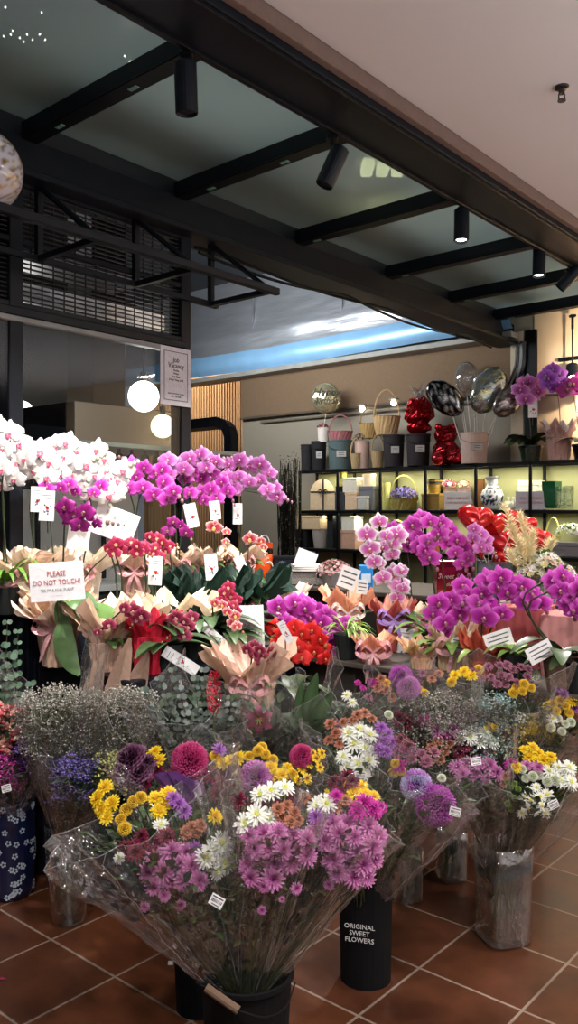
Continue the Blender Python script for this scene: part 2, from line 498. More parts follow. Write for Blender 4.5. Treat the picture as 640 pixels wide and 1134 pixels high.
# awning frame: outrigger brackets and two long rails
a = tworld('awning_frame', 'black steel awning frame with triangular brackets over the glass front', 'awning frame', (-3.34, 0, 0))
for y in (.55, 1.1, 1.62, 2.14, 2.7, 3.23):
    mb = MB()
    mb.box((0, y, 2.82), (.03, .03, .34), BLK, .002)
    mb.box((.22, y, 2.655), (.46, .028, .028), BLK, .002)
    mb.tube([(0.0, y, 2.99), (.44, y, 2.66)], .014, 6, BLK)
    mb.build('bracket', 'black_steel', a)
mb = MB(); mb.box((.455, 1.8, 2.655), (.035, 2.95, .035), BLK, .003); mb.build('rail', 'black_steel', a)
mb = MB(); mb.box((0.0, 1.8, 2.655), (.03, 2.95, .03), BLK, .003); mb.build('rail', 'black_steel', a)

# interior: back wall, metal panel, door frame, far walls
mb = MB(); mb.box((-4.7, 7.06, 2.1), (4.06, .1, 4.2), (.5, .5, .5)); struct('wall_back', mb, 'plaster')
mb = MB(); mb.box((-8.1, 8.0, 1.6), (3.1, .1, 3.6), (.5, .5, .5)); struct('wall_passage', mb, 'wood_slats')
mb = MB()
for k in range(60): mb.box((-9.5 + k * .05, 7.93, 1.6), (.022, .03, 3.4), K(168, 132, 96), .003)
struct('wall_slats', mb, 'wood_slats')
mb = MB(); mb.box(((3.5 + PX_) / 2, 7.04, 2.1), (3.5 - PX_, .1, 4.2), (.5, .5, .5)); struct('wall_right', mb, 'warm_plaster')
mb = MB(); mb.box((-7, 3.0, 4.2), (7.3, 10.2, .08), (.1, .1, .1)); struct('ceiling_inside', mb, 'dark_wall')
mb = MB(); mb.box((-10.4, 3.0, 2.1), (.1, 10.2, 4.2), (.1, .1, .1)); struct('wall_left', mb, 'dark_wall')
mb = MB(); mb.box((-7, -1.9, 2.1), (6.9, .1, 4.2), (.1, .1, .1)); struct('wall_front', mb, 'dark_wall')
# stainless panel over the opening, bulging a little
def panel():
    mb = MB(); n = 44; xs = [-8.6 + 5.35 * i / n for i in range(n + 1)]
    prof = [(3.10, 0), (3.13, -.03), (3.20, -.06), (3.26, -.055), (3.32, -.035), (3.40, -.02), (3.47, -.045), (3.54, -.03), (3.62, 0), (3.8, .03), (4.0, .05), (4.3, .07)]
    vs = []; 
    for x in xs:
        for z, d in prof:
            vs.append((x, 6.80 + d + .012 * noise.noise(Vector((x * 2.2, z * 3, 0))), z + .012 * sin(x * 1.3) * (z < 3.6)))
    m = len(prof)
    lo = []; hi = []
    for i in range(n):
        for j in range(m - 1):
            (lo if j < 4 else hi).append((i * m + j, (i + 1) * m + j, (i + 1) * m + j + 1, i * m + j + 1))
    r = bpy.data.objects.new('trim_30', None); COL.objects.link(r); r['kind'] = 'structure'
    mb.add(vs, lo, (.5, .6, .8)); mb.build('painted_blue_sheen', 'painted_blue_sheen', r, smooth=True)  # blue lower strip stands in for light reflected by the steel
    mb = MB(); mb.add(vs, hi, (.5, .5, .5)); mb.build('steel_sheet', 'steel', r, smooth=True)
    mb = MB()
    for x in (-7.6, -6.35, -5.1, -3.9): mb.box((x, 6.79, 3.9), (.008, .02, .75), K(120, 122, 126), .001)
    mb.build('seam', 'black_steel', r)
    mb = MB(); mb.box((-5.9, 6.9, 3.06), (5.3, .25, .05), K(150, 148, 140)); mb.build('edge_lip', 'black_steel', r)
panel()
mb = MB(); mb.box(((PX_ - 6.7) / 2, 6.98, 2.82), (PX_ + 6.7, .05, .46), K(120, 98, 76)); struct('trim_31', mb, 'matte')
mb = MB(); mb.box(((PX_ - 6.7) / 2 - .1, 6.95, 2.58), (PX_ + 6.5, .03, .025), K(90, 78, 64)); struct('trim_32', mb, 'matte')
# black door frame with a rounded corner
d = bpy.data.objects.new('door_1', None); COL.objects.link(d); d['kind'] = 'structure'
mb = MB()
pts = [(-6.80, 6.9, 0), (-6.80, 6.9, 2.36), (-6.83, 6.9, 2.46), (-6.9, 6.9, 2.52), (-7.0, 6.9, 2.55), (-9.2, 6.9, 2.55)]
mb.tube(pts, .085, 4, BLK2); mb.build('door_frame', 'black_steel', d)
# warm light boxes / rails to the right of the pillar
for z in (2.66, 2.81):
    mb = MB(); mb.box((-1.65, 6.96, z), (2.5, .035, .03), BLK2)
    struct('trim_%d' % (40 + int(z * 10) % 7), mb, 'black_steel')

# cables under the rear beam
for i, (dz, amp) in enumerate(((2.965, .035), (2.95, .055))):
    mb = MB(); pts = []
    for k in range(41):
        y = 3.1 + k * .085
        pts.append((-3.33 + i * .03, y, dz - amp * abs(sin(y * 1.9 + i)) - .01))
    mb.tube(pts, .009, 5, BLK2)
    tag(mb.build('cable', 'plastic'), 'black cable sagging along the underside of the rear canopy beam', 'cable', 'cables under the rear beam')
mb = MB(); pts = [(PX_ - .06, 6.9, 3.0), (PX_ - .08, 6.9, 2.75), (PX_ - .22, 6.9, 2.5), (PX_ - .34, 6.9, 2.42)]
mb.tube(spline(pts), .03, 6, BLK2); mb.tube(spline([(p[0] - .06, p[1], p[2] + .02) for p in pts]), .012, 6, BLK2)
tag(mb.build('cable_bundle', 'plastic'), 'thick black cable bundle hanging down beside the canopy pillar', 'cable')

# spotlights on the front beam
def spotlight(px, py, aim, label, lit=0., X=-2.24, z=3.0, D=None, r=.041, ln=.18):
    D = D or DX(px, X)
    c = R3(px, py, D)
    top = 3.16 if X < -2 else c[2] + .16
    t = thing('spotlight', label, 'spotlight', (c[0], c[1], c[2]), 'black spotlights under the canopy')
    ax = Vector(aim).normalized(); q = ax.to_track_quat('Z', 'Y').to_matrix()
    mb = MB()
    prof = [(r * .9, -ln / 2), (r, -ln / 2 + .004), (r, ln / 2 - .003), (r * .92, ln / 2), (r * .8, ln / 2 - .012), (.001, ln / 2 - .02)]
    prof = [(.001, -ln / 2)] + prof
    mb.lathe(prof, 20, col=BLK)
    mb.v = [tuple(q @ Vector(v)) for v in mb.v]
    mb.build('lamp_housing', 'black_steel', t, smooth=False)
    mb = MB(); mb.box((0, 0, top - c[2] - .06), (.02, .02, .12), BLK2); mb.box((0, 0, top - c[2] - .008), (.05, .05, .02), BLK2)
    mb.tube([(0, 0, top - c[2] - .12), (0, 0, 0)], .008, 6, BLK2)
    mb.build('bracket', 'black_steel', t)
    if lit:
        mb = MB(); mb.disc((0, 0, ln / 2 - .013), r * .78, (0, 0, 1), (1, 1, 1)); mb.v = [tuple(q @ Vector(v)) for v in mb.v]
        mb.build('bulb', 'lamp_white', t)
    return c
spotlight(206, 98, (.02, .1, -1), 'black spotlight nearest the left end of the front canopy beam')
spotlight(368, 185, (-.45, 0, -1), 'black spotlight second from left, tilted sharply to the left')
spotlight(511, 250, (-.03, -.1, -1), 'upright black spotlight in the middle with a glowing lower end', 1)
spotlight(597, 291, (-.05, -.1, -1), 'smaller black spotlight right of the middle, glowing underneath', 1)
spotlight(630, 308, (-.7, .3, -.8), 'black spotlight near the right edge, tilted towards the shop')
spotlight(634, 412, (-.1, -.5, -1), 'black spotlight with bright bulb in front of the warm wall', 1, D=7.0, r=.05, ln=.13)
# sprinkler in the ceiling
c = RZ(622, 1.76 * F / (567 - 96), 3.26)
t = thing('sprinkler', 'small dark sprinkler head in the pale ceiling', 'sprinkler', c)
mb = MB(); mb.lathe([(.001, 0), (.03, 0), (.028, -.008), (.014, -.012), (.012, -.03), (.001, -.03)], 16, col=K(40, 30, 32)); mb.build('rosette', 'plastic', t)
mb = MB(); mb.tube([(-.012, 0, -.03), (-.012, 0, -.055)], .003, 5, K(30, 25, 26)); mb.tube([(.012, 0, -.03), (.012, 0, -.055)], .003, 5, K(30, 25, 26))
mb.lathe([(.001, -.055), (.017, -.055), (.017, -.06), (.001, -.06)], 12, col=K(60, 50, 50)); mb.build('deflector', 'plastic', t)

# ---------------------------------------------------------------- behind the glass
def wbox(px, py_top, py_bot, D):   # nearest upper corner as world x, y, z pair
    p = W3(R3(px, py_top, D)); q = R3(px, py_bot, D); return p, q[2]
p, zb = wbox(82, 443, 492, 5.6)
h = tworld('extractor_hood', 'stainless steel extractor hood behind the shop glass', 'extractor hood', (p.x, p.y, zb))
mb = MB(); hz = p.z - zb
mb.box((-.35, .44, hz / 2), (.7, .88, hz), K(128, 130, 130), .006); mb.build('hood_body', 'hood_steel', h)
mb = MB(); mb.box((-.35, .44, -.012), (.74, .92, .025), K(90, 90, 90)); mb.build('lower_rim', 'steel', h)
mb = MB(); mb.box((-.35, .44, (4.15 - zb + hz) / 2), (.3, .3, 4.15 - zb - hz), K(20, 20, 22)); mb.build('duct', 'black_steel', h)
for px, py, r, D, mt, lb in ((159, 439, 17, 4.9, 'lamp_white', 'large glowing white globe lamp right of the steel hood'),
                             (180, 472, 13, 5.4, 'lamp_warm', 'smaller yellowish globe lamp beneath the job notice'),
                             (24, 457, 13, 6.4, 'lamp_white', 'glowing white globe lamp left of the steel hood')):
    c = R3(px, py, D); rr = r / F * D
    t = thing('globe_lamp', lb, 'lamp', c, 'globe lamps behind the glass')
    mb = MB(); mb.ball((0, 0, 0), rr, (1, 1, 1), 24, 16); mb.build('globe', mt, t, smooth=True)
    mb = MB(); mb.tube([(0, 0, rr), (0, 0, rr + .05)], .02, 8, BLK2); mb.tube([(0, 0, rr + .05), (0, 0, 4.16 - c[2])], .004, 5, BLK2); mb.build('cord', 'plastic', t)
# hanging glass rack and counter
c = W3(R3(170, 497, 5.7))
t = tworld('glass_rack', 'overhead rack of bottles and glasses behind the shop glass', 'rack', (c.x, c.y, c.z))
mb = MB(); mb.box((-.1, 0, .0), (.35, 1.6, .03), K(190, 205, 205)); mb.build('rack_shelf', 'plastic', t)
for k in range(14):
    mb = MB(); cc = rnd.choice((K(60, 20, 16), K(150, 150, 148), K(30, 34, 30), K(120, 120, 124)))
    mb.lathe([(.03, -.16), (.032, -.06), (.012, -.04), (.012, -.015)], 10, (-.02, -.72 + k * .11, 0), cc); mb.build('hanging_glass', 'gloss', t, smooth=True)
for x0, y0, lb in ((-4.6, 1.2, 'long white kitchen counter behind the shop glass'),):
    t = tworld('kitchen_counter', lb, 'counter', (x0, y0, 0))
    mb = MB(); mb.box((0, 1.2, .5), (.6, 3.4, 1.0), K(60, 60, 62)); mb.build('counter_body', 'matte', t)
    mb = MB(); mb.box((0, 1.2, 1.02), (.66, 3.5, .04), K(230, 228, 224)); mb.build('worktop', 'counter_white', t)
t = tworld('display_case', 'bright white display cabinet on the kitchen counter', 'cabinet', (-4.7, 1.5, 1.04))
mb = MB(); mb.box((0, .9, .3), (.3, 2.6, .6), K(235, 235, 230)); mb.build('cabinet_body', 'counter_white', t)
for k in range(5):
    mb = MB(); mb.box((.16, -.1 + .5 * k, .3), (.02, .03, .56), K(40, 40, 42)); mb.build('divider', 'black_steel', t)

# job notice
p1 = (-3.335, 2.965)
t = tworld('job_notice', 'white framed job vacancy notice on the glass by the post', 'notice', (-3.335, 2.965, 2.065))
mb = MB(); mb.box((0, 0, .155), (.004, .215, .31), K(226, 222, 228), .001); mb.build('card', 'matte', t)
mb = MB()
for (yy, zz, a, b) in ((0, .285, .165, .003), (0, .028, .165, .003), (.082, .156, .003, .26), (-.082, .156, .003, .26)):
    mb.box((.003, yy, zz), (.001, a, b), K(60, 58, 62), .0002)
mb.build('printed_border', 'matte', t)
RV = (pi / 2, 0, pi / 2)
for tx, z, s in (('Job', .242, .038), ('Vacancy', .212, .038), ('Florist', .187, .016), ('Driver', .170, .016), ('Full Time', .153, .016), ('& Part Time Staff', .136, .016), ('Interested please contact', .064, .0125), ('012 - 206 6386', .048, .0125)):
    lettering(tx, s, t, (.004, 0, z), RV, K(40, 38, 44), sx=.9)
# ================================================================ shelving at the back
ZS = [1.93, 1.52, 1.13, .74, .35, .06]
FX = [DY(px, 6.62) for px in (331, 373, 420, 470, 526, 586.5, 652)]
def sx(px, Y=6.76):
    D = DY(px, Y); w = W3(RZ(px, D, 0)); return w.x
FXX = [sx(px, 6.62) for px in (331, 373, 420, 470, 526, 586.5, 652)]
x0, x1 = FXX[0], FXX[-1]
SHELF_LIGHTS = [((FXX[i] + FXX[i + 1]) / 2, .34) for i in range(6)]
t = tworld('shelf_unit', 'long black open shelving along the back wall with lit bays', 'shelving', ((x0 + x1) / 2, 6.78, 0))
xm = (x0 + x1) / 2
for z in ZS:
    mb = MB(); mb.box((0, -.145, z - .018), (x1 - x0 + .03, .025, .03), BLK2); mb.box((0, .14, z - .018), (x1 - x0 + .03, .025, .03), BLK2)
    mb.box((0, 0, z - .008), (x1 - x0, .29, .012), K(58, 60, 56)); mb.build('shelf_board', 'black_steel', t)
for x in FXX:
    for y in (-.145, .14):
        mb = MB(); mb.box((x - xm, y, .96), (.025, .025, 1.92), BLK2); mb.build('post', 'black_steel', t)
mb = MB(); mb.box((0, .175, 1.0), (x1 - x0, .02, 1.86), (.5, .5, .4)); mb.build('back_panel', 'shelf_back', t)
for x, w in SHELF_LIGHTS:
    mb = MB(); mb.box((x - xm, -.11, 1.903), (w, .014, .008), (1, 1, 1), .001); mb.build('light_strip', 'led', t)

def on_shelf(px, row, Y=6.74):
    return Vector((sx(px, Y), Y, ZS[row] + .001)), DY(px, Y) / F
CREAM = K(226, 208, 178); GREY = K(112, 112, 116); DK = K(46, 44, 46)
def label_card(t, y, z, w, h, col=K(200, 196, 190)):
    mb = MB(); mb.box((0, y, z), (w, .003, h), col, .0008)
    mb.build('label_card', 'matte', t)
    mb = MB()
    for k in range(2): mb.box((0, y - .002, z + (k - .5) * h * .3), (w * .6, .001, h * .08), K(90, 84, 84), .0001)
    mb.build('printed_lines', 'matte', t, kind='stuff')
def bucket(px, row, w, h, col, lab, z=None, card=True, Y=6.74, taper=.88, name='flower_bucket', cat='bucket', group='buckets on top of the shelving', handle=True):
    p, s = on_shelf(px, row, Y); r = w * s / 2; hh = h * s
    if z is not None: p.z = z
    t = tworld(name, lab, cat, p, group, TH)
    mb = MB(); mb.lathe([(.001, .004), (r * taper, 0), (r * .98, hh * .94), (r * 1.02, hh * .95), (r * 1.03, hh), (r * .97, hh), (r * taper * .96, .01), (.001, .01)], 28, col=col)
    mb.build('bucket_body', 'matte', t, smooth=False)
    if handle:
        mb = MB(); mb.tube([(cos(a) * r * 1.03, -sin(a) * r * 1.06, hh * .86 - .5 * r * sin(a)) for a in [pi * k / 12 for k in range(13)]], .003, 5, mix(col, (0, 0, 0), .4)); mb.build('handle', 'plastic', t)
    if card: label_card(t, -r * .99, hh * .52, r * .75, hh * .22)
    return t, r, hh, p
def gift_box(px, row, w, h, col, lab, z=None, d=.16, lid=.18, lidcol=None, group='gift boxes on the shelving', Y=6.74, rnd_=False):
    p, s = on_shelf(px, row, Y); ww = w * s / .82; hh = h * s
    if z is not None: p.z = z
    t = tworld('gift_box', lab, 'box', p, group)
    lc = lidcol or jit(col, .06)
    mb = MB()
    if rnd_:
        r = w * s / 2
        mb.lathe([(.001, 0), (r * .97, 0), (r * .97, hh * (1 - lid))], 26, col=col); mb.build('box_body', 'matte', t)
        mb = MB(); mb.lathe([(r, hh * (1 - lid)), (r, hh * .985), (r * .98, hh), (.001, hh)], 26, col=lc); mb.build('lid', 'matte', t)
    else:
        d = min(d, ww * 1.1)
        mb.box((0, 0, hh * (1 - lid) / 2), (ww * .96, d * .96, hh * (1 - lid)), col); mb.build('box_body', 'matte', t)
        mb = MB(); mb.box((0, 0, hh * (1 - lid / 2)), (ww, d, hh * lid), lc); mb.build('lid', 'matte', t)
    return t, ww, hh, p
def basket(px, row, w, h, col, lab, z=None, hh2=1.0, Y=6.74, group='wicker baskets at the back', cat='basket'):
    p, s = on_shelf(px, row, Y); r = w * s / 2; hh = h * s
    if z is not None: p.z = z
    t = tworld('wicker_basket', lab, cat, p, group, TH)
    mb = MB(); mb.lathe([(.001, .003), (r * .75, 0), (r * .9, hh * .5), (r, hh), (r * 1.05, hh * 1.03), (r * .95, hh), (r * .7, .012), (.001, .012)], 40, col=col, fn=lambda a, i: 1 + .03 * (1 if int(a * 40 / 2 / pi + i) % 2 else -1), sy=.75)
    mb.build('basket_body', 'wicker', t)
    mb = MB(); hr = r * .95
    mb.tube([(cos(a) * hr, 0, hh * .9 + sin(a) * hr * 1.5 * hh2) for a in [pi * k / 14 for k in range(15)]], .007, 6, jit(col, .1)); mb.build('handle', 'wicker', t)
    return t, r, hh, p
def posy(t, c, r, cols, n=26, hs=.014, name='flower', leafc=K(60, 90, 50), squash=.7):
    """a dome of small blooms, each a part"""
    R_ = random.Random(int(abs(c[0]) * 1e4 + n * 7 + r * 1e4))
    mb = MB()
    for k in range(n * 2):
        a = R_.uniform(0, 2 * pi); e = R_.uniform(0, pi / 2)
        d = Vector((cos(a) * cos(e), sin(a) * cos(e), sin(e) * squash)); q = Vector(c) + d * r * R_.uniform(.6, 1.0)
        mb.leaf([q, q + d * hs, q + d * hs * 1.8 + Vector((0, 0, -hs * .4))], hs * .9, jit(leafc, .3, R_))
    mb.build('foliage', 'leaf', t, kind='stuff')
    protos = []
    for cc in cols:
        m = MB()
        for L_ in range(2):
            for k in range(6):
                a = 2 * pi * k / 6 + L_ * .5; rr = hs * (1 - .35 * L_)
                d = Vector((cos(a), sin(a), .25 + .8 * L_)).normalized(); sd = Vector((-sin(a), cos(a), 0))
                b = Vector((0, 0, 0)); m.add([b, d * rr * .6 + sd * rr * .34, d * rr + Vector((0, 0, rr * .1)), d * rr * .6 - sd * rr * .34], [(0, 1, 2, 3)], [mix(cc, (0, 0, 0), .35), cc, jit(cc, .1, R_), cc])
        m.ball((0, 0, hs * .12), hs * .25, mix(cc, K(220, 190, 90), .5), 6, 4)
        protos.append(m.mesh(name, 'petal'))
    for k in range(n):
        e = math.acos(1 - (k + .5) / n * .95); a = k * 2.39996
        d = Vector((cos(a) * sin(e), sin(a) * sin(e), cos(e)))
        q = Vector(c) + Vector((d.x * r, d.y * r, d.z * r * squash))
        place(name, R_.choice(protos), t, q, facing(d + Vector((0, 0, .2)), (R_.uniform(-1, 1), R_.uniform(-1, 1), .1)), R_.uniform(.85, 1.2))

# -- on top
bucket(340, 0, 14, 29, DK, 'narrow dark bucket at the left end of the shelf top', card=False)
tb = bucket(353, 0, 17, 32, K(40, 38, 40), 'black bucket with white label under the small pink posy')
bucket(377, 0, 28, 32, K(88, 104, 104), 'grey-green bucket with label below the pink basket')
bucket(436, 0, 24, 35, K(52, 46, 48), 'dark brown bucket with label beneath the tall handled baskets', Y=6.7)
bucket(463, 0, 27, 35, K(50, 44, 46), 'dark bucket with label beneath the red wrapped bouquet', Y=6.7)
pb = bucket(525, 0, 31, 34, K(206, 178, 164), 'blush pink bucket with label holding balloon sticks', Y=6.7)
t, r, hh, p = bucket(358, 0, 13, 16, K(225, 215, 205), 'small white pot of dark pink flowers on the black bucket', z=1.93 + .29, card=False, name='flower_pot', cat='flower pot', group=None, handle=False)
posy(t, (0, 0, hh), .055, [K(150, 50, 80), K(196, 110, 130), K(120, 40, 60)], 22, .016)
t, r, hh, p = basket(377, 0, 27, 11, K(176, 108, 110), 'low dusty pink basket on the grey-green bucket', z=1.93 + .285, hh2=1.0)
t, r, hh, p = bucket(401, 0, 17, 30, K(214, 178, 162), 'blush pot of dried dark flowers between the bucket and baskets', card=False, name='flower_pot', cat='flower pot', group=None, handle=False)
posy(t, (0, 0, hh + .02), .085, [K(110, 60, 66), K(70, 40, 40), K(190, 150, 140)], 40, .013)
basket(394, 0, 12, 16, K(196, 168, 120), 'tiny tan basket with tall handle left of the pot of dried flowers', Y=6.66, hh2=2.2)
basket(418, 0, 14, 18, K(190, 160, 116), 'small tan basket with hoop handle standing on the shelf top', Y=6.66, hh2=2.0)
basket(409, 0, 22, 16, K(186, 150, 90), 'light brown handled basket perched at left above the dried flowers', z=1.93 + .30, hh2=1.2, Y=6.76)
basket(428, 0, 30, 20, K(206, 170, 118), 'largest tan handled basket standing high on the dark bucket', z=1.93 + .31, hh2=1.5, Y=6.68)
# crumpled wrapped parcels
def crumple(name, mat, t, w, h, col, seed, dz=0, lobes=0, d=.8, neck=None):
    mb = MB(); prof = []
    for i in range(15):
        u = i / 14; r = sin(pi * (u * .92 + .04)) ** .45
        if lobes: r *= 1 - .28 * math.exp(-((u - .6) / .09) ** 2)
        if neck: r *= 1 - neck[1] * math.exp(-((u - neck[0]) / .07) ** 2)
        prof.append((max(.001, w / 2 * r), dz + h * u))
    mb.lathe(prof, 30, col=col, sy=d)
    mb.v = [tuple(Vector(v) * 1 + Vector((1, 1, 0)) * 0 + noise.noise_vector(Vector(v) * 14 + Vector((seed, 0, 0))) * w * .10 + noise.noise_vector(Vector(v) * 45 + Vector((seed, 5, 0))) * w * .035) for v in mb.v]
    mb.c = [jit(c, .2) for c in mb.c]
    return mb.build(name, mat, t)
p, s = on_shelf(464, 0, 6.7)
t = tworld('wrapped_bouquet', 'bright red crumpled wrapped bouquet on the dark bucket', 'bouquet', (p.x, p.y, 2.22), 'red parcels on the shelf top', TH)
crumple('wrapper', 'foil', t, .27, .36, K(150, 12, 22), 3, neck=(.3, .3))
mb = MB()
for k in range(9):
    a = 2 * pi * k / 9; mb.leaf([(0, 0, .3), (.05 * cos(a), .05 * sin(a), .4), (.12 * cos(a), .1 * sin(a), .46 + .03 * sin(k * 3))], .07, K(200, 196, 190))
mb.build('cellophane_top', 'balloon_film', t)
p, s = on_shelf(494, 0, 6.66)
t = tworld('wrapped_toy', 'red plush toy in glossy wrap slumped beside the pink bucket', 'toy', p, 'red parcels on the shelf top', TH)
crumple('wrapped_body', 'foil', t, .26, .22, K(120, 10, 20), 8)
crumple('wrapped_head', 'foil', t, .20, .17, K(130, 12, 22), 12, dz=.18)
for s_ in (-1, 1):
    mb = MB(); mb.ball((s_ * .085, -.05, .05), .06, K(196, 40, 50), 12, 8); mb.build('paw', 'foil', t, smooth=True)
    mb = MB(); mb.ball((s_ * .07, 0, .34), .035, K(176, 20, 30), 10, 6); mb.build('ear', 'foil', t, smooth=True)
# foil balloons
def balloon(px, py, w, h, mat, col, lab, D, tilt=0, to=None, speck=None, flatd=.45, cat='balloon', group='balloons above the shelving', seed=1, stick=True, ribbon=False):
    c = R3(px, py, D); rx = w / F * D / 2; rz_ = h / F * D / 2
    t = thing('balloon', lab, cat, c, group)
    mb = MB(); mb.ball((0, 0, 0), 1, col, 32, 18)
    R_ = random.Random(seed); q = Matrix.Rotation(tilt, 3, 'Y')
    vs = []
    for v in mb.v:
        v = Vector(v); d = Vector((v.x * rx, v.y * min(rx, rz_) * flatd, v.z * rz_))
        if flatd < .8:
            e = sqrt(v.x ** 2 + v.z ** 2); wr = max(0, e - .75) * .06 * sin(math.atan2(v.z, v.x) * 26)
            d += d.normalized() * wr * rx if d.length > 0 else d
        vs.append(q @ d)
    mb.v = [tuple(v) for v in vs]
    if speck:
        mb.c = [R_.choice(speck) if R_.random() < .45 else col for _ in mb.c]
    mb.build('balloon_skin', mat, t, smooth=True)
    if stick and to is not None:
        e = Vector(to) - c
        mb = MB(); b = q @ Vector((0, 0, -rz_)); mb.tube([b, e * .5 + b * .5, e], .0035, 5, K(230, 226, 215)); mb.build('stick', 'plastic', t)
    return t, rx, rz_, c
bp_, s_ = on_shelf(525, 0, 6.7)
loc = Vector((bp_.x * C_ + bp_.y * S_, -bp_.x * S_ + bp_.y * C_, 2.12))
def tos(dx, dy=0): return loc + Vector((dx, dy, 0))
t, rx, rz_, c = balloon(361, 441, 33, 34, 'foil', K(216, 204, 160), 'round cream balloon lettered happy birthday above the buckets', DY(361, 6.7), 0, to=Vector(RZ(356, DY(356, 6.7), 2.24)))
lettering('Happy', .11, t, (0, -rx * .47, .05), (pi / 2, 0, 0), (.02, .02, .02), shear=.3)
lettering('Birthday', .10, t, (.01, -rx * .48, -.035), (pi / 2, 0, 0), (.02, .02, .02), shear=.3, sx=.85)
balloon(517, 419, 27, 37, 'balloon_film', K(200, 190, 160), 'clear round balloon with gold confetti, left of the silver one', 7.55, 0, to=tos(-.02), flatd=.8)
balloon(541, 432, 37, 56, 'foil', K(176, 184, 180), 'large silver-grey oval foil balloon with gold lettering', 7.35, .5, to=tos(.03), speck=[K(150, 156, 150), K(206, 196, 130), K(120, 130, 130)])
balloon(493, 441, 32, 50, 'foil', K(24, 24, 26), 'black foil balloon with silver print in front of the red parcel', 7.3, -.85, to=tos(-.07), speck=[K(220, 220, 216), K(20, 20, 20), K(150, 150, 150)])
balloon(563, 444, 28, 42, 'foil', K(150, 140, 132), 'mottled silver and dark balloon at the right of the cluster', 7.2, .7, to=tos(.08), speck=[K(60, 50, 50), K(200, 180, 180), K(90, 80, 84)])
for k in range(5):
    e = tos(-.09 + .045 * k, -.02); b = e + Vector(((k - 2) * .05, 0, .22 + .03 * (k % 2)))
    t = thing('balloon_stick', ['white balloon stick fanning left out of the pink bucket', 'white stick second from left in the pink bucket', 'upright white stick in the middle of the pink bucket', 'white stick second from right in the pink bucket', 'white balloon stick fanning right out of the pink bucket'][k], 'stick', e, 'balloon sticks in the pink bucket')
    mb = MB(); mb.tube([Vector((0, 0, -.12)), b - e], .004, 6, K(235, 232, 224)); mb.build('rod', 'plastic', t)
    mb = MB(); q = b - e; mb.lathe([(.003, 0), (.012, .012), (.011, .02), (.003, .02)], 8, q, K(225, 222, 215)); mb.build('cup_holder', 'plastic', t)
# two small lamps on the back wall
for px, py, lb in ((401, 453, 'small glowing wall lamp above the pot of dried flowers'), (436, 446, 'small glowing wall lamp inside the tall basket handle')):
    c = R3(px, py, DY(px, 6.93)); t = thing('wall_lamp', lb, 'lamp', c, 'small lamps on the back wall', rz=0)
    mb = MB(); mb.lathe([(.001, 0), (.05, 0), (.05, .015), (.001, .015)], 16, (0, 0, .03), K(120, 110, 90)); mb.tube([(0, 0, .03), (0, .07, .03)], .012, 6, K(60, 50, 40)); mb.build('mount', 'plastic', t)
    mb = MB(); mb.ball((0, 0, 0), .03, (1, 1, 1), 12, 8); mb.build('bulb', 'lamp_white', t, smooth=True)
t = tworld('wall_rail', 'thin metal pipe along the back wall behind the lamps', 'pipe', (-4.6, 6.97, 2.52)); mb = MB(); mb.tube([(-1.8, 0, 0), (2.0, 0, 0)], .012, 6, K(120, 110, 95)); mb.build('pipe', 'plastic', t)

# -- first lit row
p, s = on_shelf(357, 1)
t = tworld('domed_gift_box', 'cream dome-shaped gift box tied with a black ribbon', 'box', p, None, TH)
w, hh = 27 * s, 34 * s
mb = MB(); n = 20
o2 = [(-w / 2, 0)] + [(-w / 2 * cos(pi * k / n), hh * .5 + hh * .5 * sin(pi * k / n)) for k in range(n + 1)] + [(w / 2, 0)]
for y0, y1, c1 in ((-.07, .07, K(232, 206, 170)),):
    vs = [(x, y0, z) for x, z in o2] + [(x, y1, z) for x, z in o2]; m = len(o2)
    mb.add(vs, [tuple(range(m)), tuple(reversed(range(m, 2 * m)))] + [(i, (i + 1) % m, (i + 1) % m + m, i + m) for i in range(m)], c1)
mb.build('box_body', 'matte', t)
mb = MB(); mb.box((.005, -.073, hh * .5), (.014, .004, hh), BLK2, .001); mb.box((0, -.073, hh * .58), (w * 1.0, .004, .014), BLK2, .001)
for sg in (-1, 1):
    mb.leaf([(0, -.078, hh * .58), (sg * .03, -.085, hh * .66), (sg * .055, -.08, hh * .6), (sg * .03, -.082, hh * .55), (0, -.078, hh * .58)], .02, BLK2, side=(0, 0, 1)); mb.leaf([(0, -.078, hh * .57), (sg * .03, -.082, hh * .45), (sg * .045, -.08, hh * .38)], .016, BLK2)
mb.build('ribbon', 'ribbon', t)
gift_box(380, 1, 11, 20, K(84, 86, 90), 'tall dark grey box at the left of the second bay')
gift_box(380, 1, 10, 7, K(36, 34, 34), 'small black patterned box on the dark grey box', z=1.52 + .176)
gift_box(379.5, 1, 9, 16, K(220, 212, 120), 'pale yellow round box topping the left stack', z=1.52 + .238, rnd_=True)
gift_box(393.5, 1, 14, 20, K(240, 206, 170), 'peach box in the middle of the second bay')
gift_box(392, 1, 16, 16, K(240, 232, 208), 'cream square box with a printed frame atop the peach box', z=1.52 + .176)
gift_box(410, 1, 16, 26, K(120, 120, 126), 'grey mottled box at the right of the second bay')
gift_box(404, 1, 10, 15, K(206, 206, 196), 'pale box front of the grey mottled one', Y=6.66)
gift_box(409, 1, 15, 14, K(244, 222, 186), 'cream drum-shaped hat box on top of the grey mottled box', z=1.52 + .228, rnd_=True)
gift_box(428, 1, 9, 30, K(224, 220, 130), 'tall yellow tube beside the purple flower basket', rnd_=True)
t, r, hh, p = basket(447, 1, 32, 13, K(186, 168, 90), 'wicker basket filled with lilac blue flowers', hh2=1.15)
posy(t, (0, 0, hh), .13, [K(150, 130, 215), K(180, 160, 235), K(120, 100, 190)], 46, .026, squash=.75)
t, ww, hh, p = gift_box(481, 1, 19, 18, K(150, 120, 60), 'stack of brown woven boxes in the fourth bay')
